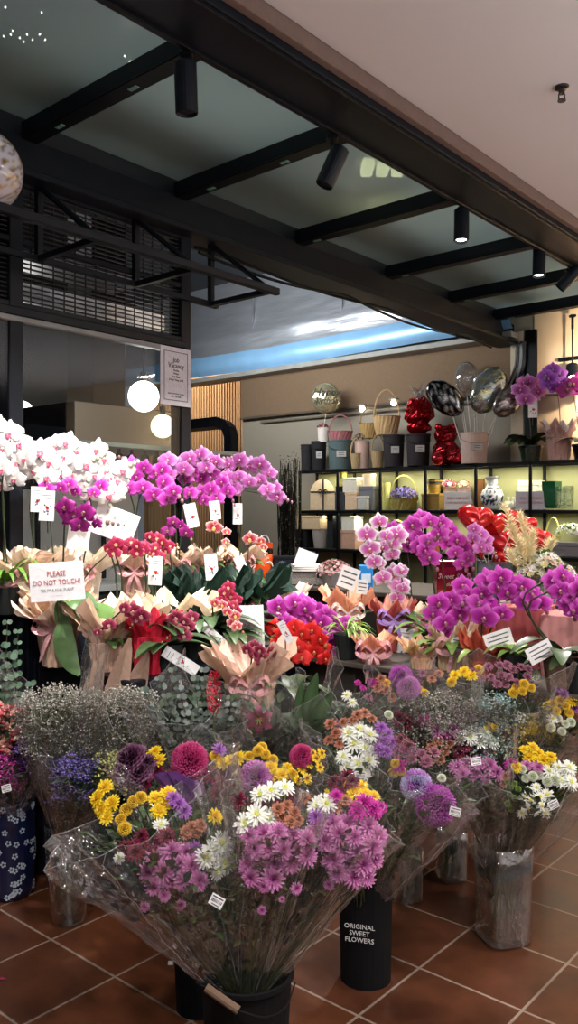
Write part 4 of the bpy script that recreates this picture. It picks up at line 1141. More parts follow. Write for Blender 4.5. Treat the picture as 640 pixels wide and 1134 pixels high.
orchid('crimson speckled orchid standing among dark leaves at centre', 232, DX(232, -2.55), ZM, [[(246, 664), (248, 656), (253, 650), (256, 660), (262, 664), (258, 670)], [(240, 668), (252, 672), (262, 676)]], 'rose', .027, WP(K(30, 56, 44), K(22, 46, 36), None, 1.1, h=.14, fl=.15, fh=.14), (7, .22, .08, K(24, 52, 40), .9))
orchid('cream and crimson orchid in front of the blank white notice', 238, DX(238, -2.48), ZM, [[(238, 668), (246, 670), (252, 678), (260, 682), (258, 690), (262, 694)]], 'redcream', .027, None, (4, .18, .07, K(26, 54, 42), .8), cards=[(240, 706, .035, .16, -50)], ddep=-.08)
# --- centre, on the plank stand
orchid('wine orchid set in the wide open kraft paper at the centre', 278, 3.25, ZS0, [[(274, 720), (281, 716), (288, 720), (294, 724), (300, 722), (290, 729), (281, 726)]], 'wine', .026, WP(KR, K(232, 200, 184), PR, 1.4, h=.16, fl=.17, fh=.24), (4, .12, .05), ddep=-.14, cards=[(316, 700, .03, .09, -28)])
orchid('rose and wine orchid above the broad magenta orchid', 312, DY(312, 3.3), ZB, [[(302, 668), (308, 660), (316, 658), (322, 664), (316, 670), (326, 670), (310, 674)]], 'rose', .028, WP(KR2, K(240, 220, 214), PR, 1.2, h=.16, fl=.15, fh=.17), (4, .12, .05))
orchid('sprawling magenta orchid over the red orchid at centre', 352, DY(352, 3.12), ZB, [[(302, 686), (308, 672), (320, 680), (326, 668), (338, 674), (344, 684), (356, 690), (362, 704), (370, 716)], [(334, 668), (348, 676), (360, 682), (370, 690), (380, 700), (390, 716), (388, 730)], [(352, 706), (364, 724), (376, 730), (384, 690), (392, 704)], [(316, 690), (330, 688), (378, 712)]], 'magenta', .049, WP(PCH, KR2, PR, .9, fl=.09, fh=.08), (4, .15, .06), buds=2, ddep=-.24)
orchid('fiery red orchid spreading beneath the magenta orchid', 322, DY(322, 2.98), ZB, [[(304, 696), (314, 702), (326, 694), (334, 702), (346, 698), (354, 708)], [(318, 714), (330, 716), (342, 712), (348, 722), (334, 728), (322, 726)], [(356, 718), (360, 730), (310, 712)]], 'red', .047, WP(PCH, KR2, PR, .9, fl=.09, fh=.08), (4, .15, .06), buds=1, ddep=-.30)
orchid('pale orchid pot wrapped in peach paper with white ribbon left of the pink pot', 384, DY(384, 3.12), ZB, [[(386, 640, .3), (389, 632, .2)]], 'stripe', .02, ('wrap', .055, .068, .18, .12, .09, K(238, 168, 134), K(252, 206, 176), K(240, 226, 220)), (3, .1, .04), buds=0, cards=[(386, 640, .085, .1, 20, 'lines'), (401, 650, .05, .065, 8, 'lines')])
orchid('striped white and pink orchid cascading at centre right', 434, DY(434, 3.28), ZB, [[(440, 662, .9), (442, 648), (436, 634), (424, 640), (418, 624), (434, 614), (424, 606), (410, 608), (406, 592), (420, 578), (428, 594)], [(446, 652, .8), (444, 632), (434, 602), (414, 622), (440, 592)]], 'stripe', .047, ('wrap', .058, .068, .15, .10, .07, K(190, 90, 84), K(240, 180, 160), VIO), (4, .17, .06), cards=[(449, 714, .07, .155, 7)], buds=1)
orchid('magenta orchid leaning right behind the striped one', 462, DY(462, 3.42), ZB, [[(436, 586), (446, 590), (456, 582), (462, 594), (456, 604), (470, 610), (476, 618)], [(452, 600), (464, 604), (474, 600)]], 'magenta', .047, WP(KR, CR_, PR, .95, fl=.1, fh=.1), (5, .17, .06))
orchid('tall magenta orchid crossing the shelving, arching down to the right', 492, DY(492, 3.5), ZB, [[(466, 574), (476, 578), (488, 580), (498, 588), (506, 598), (512, 608), (518, 618)], [(486, 592), (496, 602), (504, 612), (512, 624)]], 'hot', .048, WP(KR, CR_, PR, .95, fl=.1, fh=.1), (5, .18, .06))
orchid('pale lilac orchid in front of the red heart balloons', 530, DY(530, 3.52), ZB, [[(525, 586), (532, 592), (538, 598), (532, 606), (524, 596), (540, 608)]], 'lilac', .04, WP(KR, CR_, PR), (4, .15, .06), stemcol=K(90, 110, 60))
orchid('large magenta orchid hanging low, left of the pink fabric block', 500, DY(500, 3.05), ZB, [[(512, 648), (512, 668), (500, 664), (486, 668), (480, 680), (492, 690), (492, 704, 1.1)], [(520, 672), (508, 682), (498, 680), (484, 696), (516, 660)]], 'magenta', .05, ('wrap', .05, .06, .09, .10, .08, K(244, 214, 176), CR_, PR), (6, .2, .055, K(110, 150, 60)), cards=[(510, 714, .085, .06, 10, 'lines')], buds=0)
orchid('magenta orchid arching right over the pink fabric block', 535, DY(535, 3.0), ZB, [[(536, 684, 1.1), (540, 672), (534, 658), (540, 642), (554, 640), (566, 646), (578, 650), (588, 658), (598, 668)], [(556, 680, .9), (550, 650), (562, 656), (574, 660), (584, 668), (530, 668)]], 'magenta', .048, ('wrap', .045, .055, .06, .09, .09, K(176, 70, 50), K(196, 90, 60), None), (6, .16, .05, K(150, 180, 70), .9), cards=[(552, 708, .11, .065, -18, 'lines')], buds=2)
orchid('purple-magenta orchid at the right edge over dark leaves', 622, DY(622, 2.95), ZB, [[(612, 642), (622, 638), (630, 648), (640, 652), (646, 662), (642, 674)], [(620, 654), (628, 666), (636, 676), (632, 660)]], 'magenta', .047, ('pot', .07, .13, K(120, 96, 80)), (8, .2, .08, K(30, 54, 36), .7), cards=[(598, 722, .095, .062, -28, 'lines')], buds=1, bend=-.12)
# shelf-top orchids
def shelf_orchid(px, lab, pts, kind, pot, leaf, cards=()):
    p, s = on_shelf(px, 0, 6.72); D = DY(px, 6.72)
    return orchid(lab, px, D, 1.932, pts, kind, .075, pot, leaf, cards, group='orchids on the shelf top', ddep=-.06, buds=1)
shelf_orchid(588, 'lilac orchid in dark pot with broad dark leaves by the pillar', [[(582, 442), (576, 432), (584, 424), (594, 426), (590, 436), (578, 424), (596, 434)]], 'lilac', ('pot', .1, .13, K(34, 44, 34)), (9, .24, .16, K(22, 40, 26), .9), [(590, 452, .08, .16, 0)])
shelf_orchid(619, 'violet orchid in crumpled pink wrap under the bright spotlight', [[(616, 430), (606, 426), (604, 416), (612, 410), (620, 414), (622, 424), (608, 420)]], 'violet', ('wrap', .08, .1, .17, .12, .12, K(190, 150, 140), K(214, 206, 210), None), (3, .14, .06))
shelf_orchid(646, 'deep magenta orchid cut off at the right edge of the shelf top', [[(634, 430), (628, 432), (640, 422), (648, 428), (636, 426)]], 'deep', ('pot', .09, .12, K(24, 20, 30)), (5, .25, .1, K(40, 60, 30), .7), [(641, 452, .05, .14, 0)])
# ================================================================ other goods among the orchids
def notice2(name, lab, px, py, D, w, h, tilt, lines, yaw=0, stake=.3, col=K(240, 238, 240), group='white notices among the orchids'):
    c = R3(px, py, D); at = c - Vector((0, 0, h / 2 + stake))
    t = thing(name, lab, 'notice', at, group)
    q = Matrix.Rotation(yaw, 3, 'Z') @ Matrix.Rotation(radians(tilt), 3, 'Y'); o_ = Vector((0, 0, h / 2 + stake))
    mb = MB(); mb.box(o_, (w, .002, h), col, .0005, q); mb.build('card', 'matte', t)
    mb = MB(); mb.tube([o_ + Vector((0, .004, 0)), Vector((0, .02, 0))], .003, 5, K(60, 50, 40)); mb.build('stake', 'plastic', t)
    for tx, x, z, s, cc in lines:
        p = o_ + q @ Vector((x * w, -.0025, z * h)); o = lettering(tx, s * h, t, p, (0, 0, 0), cc, sx=.8)
        o.rotation_euler = (q @ Matrix.Rotation(pi / 2, 3, 'X')).to_euler()
    return t
RED_ = K(170, 40, 50)
notice2('touch_notice', 'white please do not touch notice with red lettering at lower left', 63, 644, 3.12, .205, .145, -4, (('PLEASE', 0, .2, .2, RED_), ('DO NOT TOUCH!', 0, -.02, .19, RED_), ("YES I'M A REAL PLANT", 0, -.22, .11, K(120, 116, 116)), ('- - - - - -', 0, -.36, .1, RED_)), stake=.08)
notice2('touch_notice', 'slanted white notice facing away beneath the white orchids', 127, 580, 3.75, .2, .14, 20, (('PLEASE', 0, .2, .2, K(206, 190, 190)), ('DO NOT TOUCH!', 0, -.02, .2, K(206, 190, 190))), stake=.2)
notice2('touch_notice', 'upright white notice behind the kraft paper at the centre', 270, 697, 3.5, .17, .2, -2, (('PLEASE', 0, .08, .12, K(130, 100, 110)), ('DO NOT TOUCH', 0, -.08, .12, K(130, 100, 110))), stake=.02)
notice2('touch_notice', 'plain white card standing between the white orchids and their wraps', 88, 588, 3.72, .1, .17, 8, (), stake=.12)

# orange jar with white handles, orange bag above
D = DY(291, 3.72); t = thing('orange_jar', 'orange jar with black rim and white looped handles', 'jar', RZ(291, D, ZT))
s = D / F; r = 13 * s
mb = MB(); mb.lathe([(.001, 0), (r * .7, 0), (r, .05), (r * 1.02, .1), (r * .8, .16), (r * .75, .17)], 26, col=K(232, 84, 30)); mb.build('jar_body', 'gloss', t, smooth=True)
mb = MB(); mb.lathe([(r * .8, .165), (r * .86, .17), (r * .86, .2), (r * .6, .2), (r * .55, .17)], 24, col=BLK2); mb.build('rim', 'gloss', t)
for sg in (-1, 1):
    mb = MB(); mb.tube(spline([(sg * r * .3, -r * .95, .02), (sg * r * .9, -r * .9, .06), (sg * r * .7, -r * .9, .12), (sg * r * .2, -r * .95, .11)], 5), .004, 6, K(240, 236, 230)); mb.build('handle', 'plastic', t)
t = thing('gift_bag', 'small orange and black paper bag behind the orange jar', 'bag', RZ(293, D + .12, ZT))
mb = MB(); mb.box((0, 0, .115), (.1, .05, .23), K(232, 84, 34)); mb.build('bag_body', 'matte', t); mb = MB(); mb.box((0, -.027, .19), (.05, .003, .03), BLK2, .001); mb.build('print', 'matte', t)
mb = MB(); mb.tube([(cos(a) * .03, -.03, .23 + sin(a) * .045) for a in [pi * k / 8 for k in range(9)]], .003, 5, K(240, 236, 230)); mb.build('handle', 'plastic', t)
# dark patterned box, paper stack, crate
D = DY(318, 3.8)
t = thing('pattern_box', 'dark box printed with small colourful swirls by the twigs', 'box', RZ(318, D, ZT), rz=TH)
mb = MB(); mb.box((0, 0, .07), (.16, .1, .14), K(24, 26, 34)); mb.build('box_body', 'matte', t); mb = MB(); mb.box((0, 0, .145), (.165, .105, .02), K(18, 20, 26)); mb.build('lid', 'matte', t)
mb = MB(); R_ = random.Random(4)
for k in range(22):
    c = Vector((R_.uniform(-.07, .07), -.0515, R_.uniform(.015, .125))); cc = R_.choice((K(70, 110, 190), K(210, 150, 60), K(150, 160, 170), K(90, 60, 120)))
    mb.tube([c + Vector((cos(a) * .007, 0, sin(a) * .007)) for a in [k2 * .9 for k2 in range(6)]], .0015, 4, cc)
mb.build('printed_swirls', 'matte', t, kind='stuff')
D = DY(328, 3.66)
t = thing('stone_planter', 'rough grey stone planter box left of the heather pot', 'planter', RZ(328, D, ZT), rz=TH)
mb = MB(); mb.box((0, 0, .015), (.24, .1, .03), K(128, 124, 118), .008)
for y in (-.045, .045): mb.box((0, y, .05), (.24, .012, .06), K(132, 128, 122), .004)
for x in (-.114, .114): mb.box((x, 0, .05), (.012, .1, .06), K(120, 116, 110), .004)
mb.build('planter_body', 'wicker', t)
for k, lb in enumerate(('lowest white booklet in the pile on the grey planter', 'middle white booklet in the pile on the grey planter', 'top white booklet of the pile on the grey planter')):
    t = thing('booklet', lb, 'booklet', RZ(340, D - .01, ZT + .082 + .012 * k), 'white booklets on the planter', rz=TH + .1 * k)
    mb = MB(); mb.box((0, 0, .005), (.17, .12, .009), K(236, 232, 228), .001); mb.build('pages', 'matte', t); mb = MB(); mb.box((0, 0, .0105), (.172, .122, .0015), K(214, 208, 204), .0005); mb.build('cover', 'matte', t)
t = thing('folded_card', 'large white folded leaflet leaning on the booklets', 'leaflet', RZ(337, D + .07, ZT + .001))
mb = MB(); mb.box((0, 0, .12), (.12, .003, .15), K(232, 228, 236), .001, Matrix.Rotation(.35, 3, 'Y')); mb.box((-.02, 0, .04), (.02, .003, .1), K(220, 216, 222), .001); mb.build('leaflet_sheet', 'matte', t)
D = DY(370, 3.76); t = thing('heather_pot', 'low grey pot densely filled with dusty pink heather', 'potted plant', RZ(370, D, ZT))
mb = MB(); mb.lathe([(.001, 0), (.06, 0), (.085, .07), (.088, .08), (.078, .08), (.001, .07)], 24, col=K(150, 148, 146)); mb.build('pot', 'matte', t)
posy(t, (0, 0, .06), .105, [K(206, 150, 158), K(176, 110, 122), K(226, 180, 180)], 90, .011, squash=.8)
D = DY(405, 3.7); t = thing('blue_carton', 'bright blue carton behind the white cards at centre right', 'carton', RZ(405, D, ZT))
mb = MB(); mb.box((0, 0, .065), (.075, .05, .13), K(40, 130, 200)); mb.build('carton_body', 'matte', t); mb = MB(); mb.box((0, -.026, .06), (.05, .001, .05), K(200, 220, 235), .0003); mb.build('label', 'matte', t)
D = DY(500, 3.7); t = thing('red_gift_box', 'glossy dark red box with white script lettering', 'box', RZ(501, D, ZT))
mb = MB(); mb.box((0, 0, .075), (.175, .12, .15), K(140, 20, 34), .006); mb.build('box_body', 'gloss', t); mb = MB(); mb.box((0, 0, .16), (.18, .125, .03), K(120, 14, 28), .004); mb.build('lid', 'gloss', t)
lettering('Sweet Studio', .032, t, (0, -.062, .1), (pi / 2, 0, 0), (.8, .7, .7), shear=.4); lettering('thank you', .022, t, (0, -.062, .06), (pi / 2, 0, 0), (.8, .7, .7), shear=.4)
D = DY(543, 3.7); t = thing('grey_box', 'dark grey square box holding the red heart balloons', 'box', RZ(544, D, ZT))
mb = MB()
for (x, y, w, d) in ((0, -.078, .165, .008), (0, .078, .165, .008), (-.078, 0, .008, .15), (.078, 0, .008, .15)): mb.box((x, y, .09), (w, d, .18), K(92, 100, 106), .002)
mb.box((0, 0, .006), (.16, .16, .01), K(80, 86, 90)); mb.build('box_body', 'matte', t)
# heart balloons
def heart_mesh(col):
    mb = MB(); n, m = 28, 10; vs = []; cs = []
    for i in range(m + 1):
        ph = pi * i / m
        for k in range(n):
            a = 2 * pi * k / n
            x = 16 * sin(a) ** 3 / 17; z = (13 * cos(a) - 3.6 * cos(2 * a) - 1.4 * cos(3 * a) - .6 * cos(4 * a)) / 17 + .08
            s_ = max(.02, sin(ph)) ** .8; vs.append((x * s_, -.62 * cos(ph) * (1 - .25 * (x * x)), z * s_ + .0)); cs.append(jit(col, .06))
    fs = [(i * n + k, i * n + (k + 1) % n, (i + 1) * n + (k + 1) % n, (i + 1) * n + k) for i in range(m) for k in range(n)]
    mb.add(vs, fs, cs); return mb
M['heart'] = attr_mat('red_foil', .18, metal=.35, var=.12, scale=20, bump=.25, coat=.6)
hearts = [(526, 576, 35, .15, 'large red heart balloon at upper left of the heart cluster'), (549, 582, 26, -.4, 'red heart balloon just right of the largest one'), (556, 601, 32, .1, 'orange-red heart balloon at the centre of the cluster'), (569, 575, 18, .5, 'small dark red heart balloon at the top of the cluster'),
          (581, 585, 25, -.2, 'round-looking red heart balloon beside the pampas plumes'), (598, 597, 24, .3, 'rightmost red heart balloon behind the pampas plumes'), (528, 606, 26, -.5, 'orange heart balloon at lower left above the grey box'), (553, 621, 20, .8, 'small red heart balloon sinking into the grey box'), (542, 592, 20, .2, 'small red heart balloon behind the lilac orchid')]
for i, (px, py, w, tl, lb) in enumerate(hearts):
    Dh = D + .04 * (i % 3) - .04; c = R3(px, py, Dh); r_ = w / 2 / F * Dh * 1.3
    t = thing('heart_balloon', lb, 'balloon', c, 'red heart balloons in the grey box')
    mb = heart_mesh(jit(K(206, 22, 24), .15)); q = Matrix.Rotation(tl, 3, 'Y') @ Matrix.Rotation(tl * .8, 3, 'Z')
    mb.v = [tuple(q @ (Vector(v) * r_)) for v in mb.v]; mb.build('balloon_skin', 'heart', t, smooth=True)
    e = RZ(544, D, ZT + .1) - c; mb = MB(); mb.tube([(0, .01, -r_ * .7), (e.x * .5, .02, e.z * .6), (e.x, 0, e.z)], .0025, 5, K(225, 220, 215)); mb.build('stick', 'plastic', t)
# pampas and white hydrangea
D = DY(592, 3.72)
t = thing('pampas_vase', 'cream pampas plumes standing with white hydrangeas in a clear vase', 'flower arrangement', RZ(592, D, ZT))
mb = MB(); mb.lathe([(.001, .01), (.05, .01), (.055, .14), (.05, .14), (.045, .02), (.001, .02)], 20, col=(.8, .8, .8)); mb.build('vase', 'glass', t)
R_ = random.Random(9); base = RZ(592, D, ZT)
for pts in ([(588, 640), (572, 600), (556, 556)], [(590, 640), (578, 612), (566, 582)], [(592, 640), (588, 612), (590, 586)], [(594, 640), (606, 612), (612, 598)], [(590, 640), (570, 625), (562, 610)], [(590, 640), (583, 600), (574, 566)]):
    P_ = spline([R3(x, y, D - .06) - base for x, y in pts], 8); mb = MB(); mb.tube(P_, .002, 4, K(220, 200, 150))
    L_ = len(P_)
    for k in range(260):
        u = R_.uniform(.3, 1); q = P_[min(L_ - 1, int(u * (L_ - 1)))]; d = Vector((R_.uniform(-1, 1), R_.uniform(-1, .6), R_.uniform(.3, 1.6))).normalized()
        l = .045 * (1.15 - abs(u - .6)); sd = d.orthogonal().normalized() * .0035
        mb.add([q - sd, q + sd, q + d * l], [(0, 1, 2)], jit(R_.choice((K(255, 240, 196), K(250, 226, 166), K(255, 250, 226))), .08, R_))
    mb.build('plume', 'petal', t)
for px, py, r_ in ((604, 622, .07), (588, 632, .06), (622, 634, .06), (612, 640, .05), (576, 640, .045)):
    posy(t, tuple(R3(px, py, D - .1) - base - Vector((0, 0, .02))), r_, [K(252, 248, 226), K(246, 240, 180), K(255, 252, 248), K(240, 214, 196)], 34, .02, squash=.85)
# pink fabric block
def fabric_block(lab, px, Y, w, d, h, col):
    Dd = DY(px, Y); t = thing('fabric_plinth', lab, 'plinth', RZ(px, Dd, ZB), 'pink covered plinths', rz=.15)
    mb = MB(); mb.box((0, 0, h - .006), (w, d, .012), jit(col, .02), .004); mb.build('top_cloth', 'ribbon', t)
    mb = MB(); n = 120; vs = []; 
    for i in range(2):
        for k in range(n):
            u = k / n * 4; s_ = int(u); f = u - s_
            cx_, cy_ = [(-1 + 2 * f, -1), (1, -1 + 2 * f), (1 - 2 * f, 1), (-1, 1 - 2 * f)][s_]
            rr = 1 + (.03 * sin(k * 1.05) if i else .004 * sin(k * 1.05)); vs.append((cx_ * w / 2 * rr, cy_ * d / 2 * rr, (h - .008) * (1 - i)))
    mb.add(vs, [(k, (k + 1) % n, (k + 1) % n + n, k + n) for k in range(n)], col); mb.build('skirt', 'ribbon', t, smooth=True)
fabric_block('wide dusty pink satin covered plinth under the arching magenta orchid', 582, 3.36, .2, .2, .25, K(196, 104, 104))
fabric_block('second satin covered plinth, lighter pink, at the right edge', 634, 3.3, .2, .22, .24, K(214, 150, 146))
fabric_block('low deep pink plinth behind the large hanging magenta orchid', 520, 3.46, .2, .14, .2, K(170, 86, 84))
# broad-leaved green plants in dark pots filling the stands
def foliage_pot(lab, px, D, z, n, L, w, col, up, r=.06, h=.11, g='leafy green pot plants on the stands'):
    t = thing('leafy_plant', lab, 'potted plant', RZ(px, D, z), g)
    mb = MB(); mb.lathe([(.001, 0), (r * .75, 0), (r, h), (r * .9, h), (.001, h * .9)], 22, col=K(30, 34, 34)); mb.build('pot', 'matte', t)
    leaves(t, h * .9, n, L, w, col, int(px + L * 100), up); return t
foliage_pot('bright green narrow-leaved plant at the far left edge', 6, DX(6, -3.12), ZL, 22, .2, .022, K(96, 150, 50), 1.6)
foliage_pot('dark glossy plant left of the crimson speckled orchid', 214, DX(214, -2.6), ZM, 14, .24, .08, K(22, 48, 36), 1.1)
foliage_pot('dark glossy plant in front of the centre of the left stand', 186, DX(186, -2.45), ZM, 12, .2, .07, K(26, 54, 42), .6)
foliage_pot('dark broad-leaved plant behind the orange speckled blooms', 262, DX(262, -2.6), ZM, 12, .24, .08, K(24, 52, 40), 1.0)
foliage_pot('dark plant at the inner corner between the two stands', 255, DX(255, -2.44), ZM, 12, .17, .06, K(22, 46, 34), .5)
foliage_pot('dark glossy plant on the lowest step under the slanted floral card', 216, 3.22, ZS0, 14, .2, .07, K(24, 48, 38), .9)
foliage_pot('dark glossy plant on the lowest step right of the kraft wrapped orchid', 322, 3.3, ZS0, 12, .17, .06, K(26, 50, 38), .8)
foliage_pot('deep green plant at the outer corner of the lowest step', 246, 3.02, ZS0, 12, .15, .055, K(22, 44, 34), .7)
foliage_pot('tall dark leaved plant near the door frame', 246, DX(246, -3.1), ZM, 10, .34, .09, K(26, 58, 44), 1.6)
foliage_pot('fresh green plant with thin stems right of the red orchid', 384, DY(384, 2.96), ZB, 30, .14, .012, K(130, 170, 70), 1.4)
foliage_pot('green leafy plant below the big hanging magenta orchid', 474, DY(474, 3.2), ZB, 10, .16, .045, K(110, 150, 60), .9)
foliage_pot('dark leaved plant at the right edge above the tiles', 640, DY(640, 2.95), ZB, 12, .2, .08, K(24, 46, 32), .6)
foliage_pot('pale green leaved plant between the price cards at right', 572, DY(572, 2.97), ZB, 9, .13, .045, K(140, 170, 90), .8)
# peach paper wrapped small pots along the plank stand front
for px, lb, c1 in ((412, 'peach wrapped pot with small pink bloom left of the floral card', PCH), (468, 'apricot paper wrapped small pot right of the floral card', K(246, 196, 150))):
    t = thing('wrapped_pot', lb, 'potted plant', RZ(px, DY(px, 2.98), ZB), 'peach wrapped small pots')
    wrap(t, .04, .05, .045, .09, .06, c1, px, 5, K(252, 220, 186), ribbon=PR if px == 412 else None)
    posy(t, (0, 0, .065), .04, [K(226, 120, 150), K(250, 200, 200)], 12, .016)
# near balloon at the left edge
D = 3.2; c = R3(-21, 189, D)
t = thing('confetti_balloon', 'pale balloon with gold glitter specks at the left edge, upper corner', 'balloon', c)
r_ = 45 / F * D; mb = MB(); mb.ball((0, 0, 0), r_, K(214, 206, 214), 64, 40)
R_ = random.Random(2)
for i, v in enumerate(mb.v):
    e = sqrt(v[0] ** 2 + v[2] ** 2) / r_
    if R_.random() < max(0, (e - .55)) * 1.1: mb.c[i] = R_.choice((K(170, 140, 90), K(130, 104, 70), K(200, 170, 120), K(150, 140, 130)))
mb.build('balloon_skin', 'gloss', t, smooth=True)
lettering('HAPPY', .09, t, (-.02, -r_ * 1.005, .03), (pi / 2, 0, 0), (.02, .02, .02)); 
mb = MB(); st_ = [];
for k in range(10): a = pi / 2 + k * pi / 5; rr = .02 if k % 2 == 0 else .009; st_.append((cos(a) * rr + r_ * .52, -r_ * .87, sin(a) * rr + .02))
mb.add(st_, [tuple(range(10))], K(240, 214, 90)); mb.build('star', 'foil', t)
mb = MB(); mb.tube([(0, 0, -r_), (.01, 0, -.8), (0, 0, -(c.z - 1.1))], .002, 4, K(220, 215, 210)); mb.build('ribbon', 'ribbon', t)
# ================================================================ cut flower bouquets in buckets and vases
def petal_strip(mb, d, sd, nrm, L, w, c0, c1, cup=.2, lift=0., back=.15):
    """strap petal from the origin along d; 3x3 verts"""
    vs = []; cs = []
    for i, (u, ww) in enumerate(((.05, .35), (.55, 1.), (.88, .8), (1., .3))):
        ctr = d * L * u + nrm * (lift * L * sin(u * 1.6) - back * L * u * u)
        for j in (-1, 0, 1):
            vs.append(ctr + sd * (w * .5 * ww * j) + nrm * (abs(j) * cup * w * .5)); cs.append(mix(c0, c1, u ** .8) if j else mix(mix(c0, c1, u ** .8), c0, .3))
    fs = [(i * 3 + j, i * 3 + j + 1, i * 3 + j + 4, i * 3 + j + 3) for i in range(3) for j in range(2)]
    mb.add(vs, fs, cs)
def mum(R, layers, cdisc=None, rdisc=.2, seed=1):
    R_ = random.Random(seed); mb = MB(); up = Vector((0, 0, 1))
    for (n, el, L, w, c0, c1) in layers:
        off = R_.uniform(0, 6)
        for k in range(n):
            a = off + 2 * pi * k / n + R_.uniform(-.12, .12); e = radians(el + R_.uniform(-9, 9))
            d = Vector((cos(a) * cos(e), sin(a) * cos(e), sin(e))); sd = Vector((-sin(a), cos(a), 0)); nr = sd.cross(d) * -1
            if nr.z < 0: nr = -nr
            petal_strip(mb, d, sd, nr, R * L * R_.uniform(.88, 1.08), R * w, jit(c0, .06, R_), jit(c1, .06, R_), .25, 0, .12)
    if cdisc: mb.ball((0, 0, R * .12), R * rdisc, cdisc, 10, 6, .6)
    mb.lathe([(.001, -R * .25), (R * .16, -R * .12), (R * .2, 0)], 8, col=K(70, 96, 50))
    return mb.mesh('flower_head', 'petal')
def pom(R, n, c0, c1, zmin=-.5, pl=.32, pw=.26, seed=1, c2=None, split=0.):
    R_ = random.Random(seed); mb = MB(); mb.ball((0, 0, 0), R * .72, mix(c0, (0, 0, 0), .5), 12, 8)
    for k in range(n):
        z = 1 - (1 - zmin) * (k + .5) / n; a = k * 2.39996; s_ = sqrt(max(0, 1 - z * z))
        d = Vector((cos(a) * s_, sin(a) * s_, z)); o_ = Vector((-d.x * .0, 0, 1)); tz = Vector((0, 0, 1))
        out = (d * 1.0 - tz * (.15 if z < .9 else 0) + Vector((R_.uniform(-.15, .15), R_.uniform(-.15, .15), R_.uniform(-.1, .1)))).normalized()
        sd = out.cross(tz).normalized() if abs(out.z) < .98 else Vector((1, 0, 0)); b = d * R * .68; L = R * pl * R_.uniform(.9, 1.15); w = R * pw * .5
        up_ = sd.cross(out) * (R * .05)
        cc = c1 if not c2 or noise.noise(d * 1.6 + Vector((seed, 0, 0))) < split else c2
        mb.add([b - sd * w * .6, b + sd * w * .6, b + out * L * .7 + sd * w - up_, b + out * L + up_ * 2, b + out * L * .7 - sd * w - up_, b + out * L * .5 + up_ * 2.4],
               [(0, 1, 5), (1, 2, 5), (2, 3, 5), (3, 4, 5), (4, 0, 5)], [c0, c0, cc, mix(cc, (1, 1, 1), .18), cc, mix(c0, cc, .5)])
    return mb.mesh('flower_head', 'petal')
LIL0, LIL1 = K(150, 62, 124), K(226, 154, 204)
_hd = {}
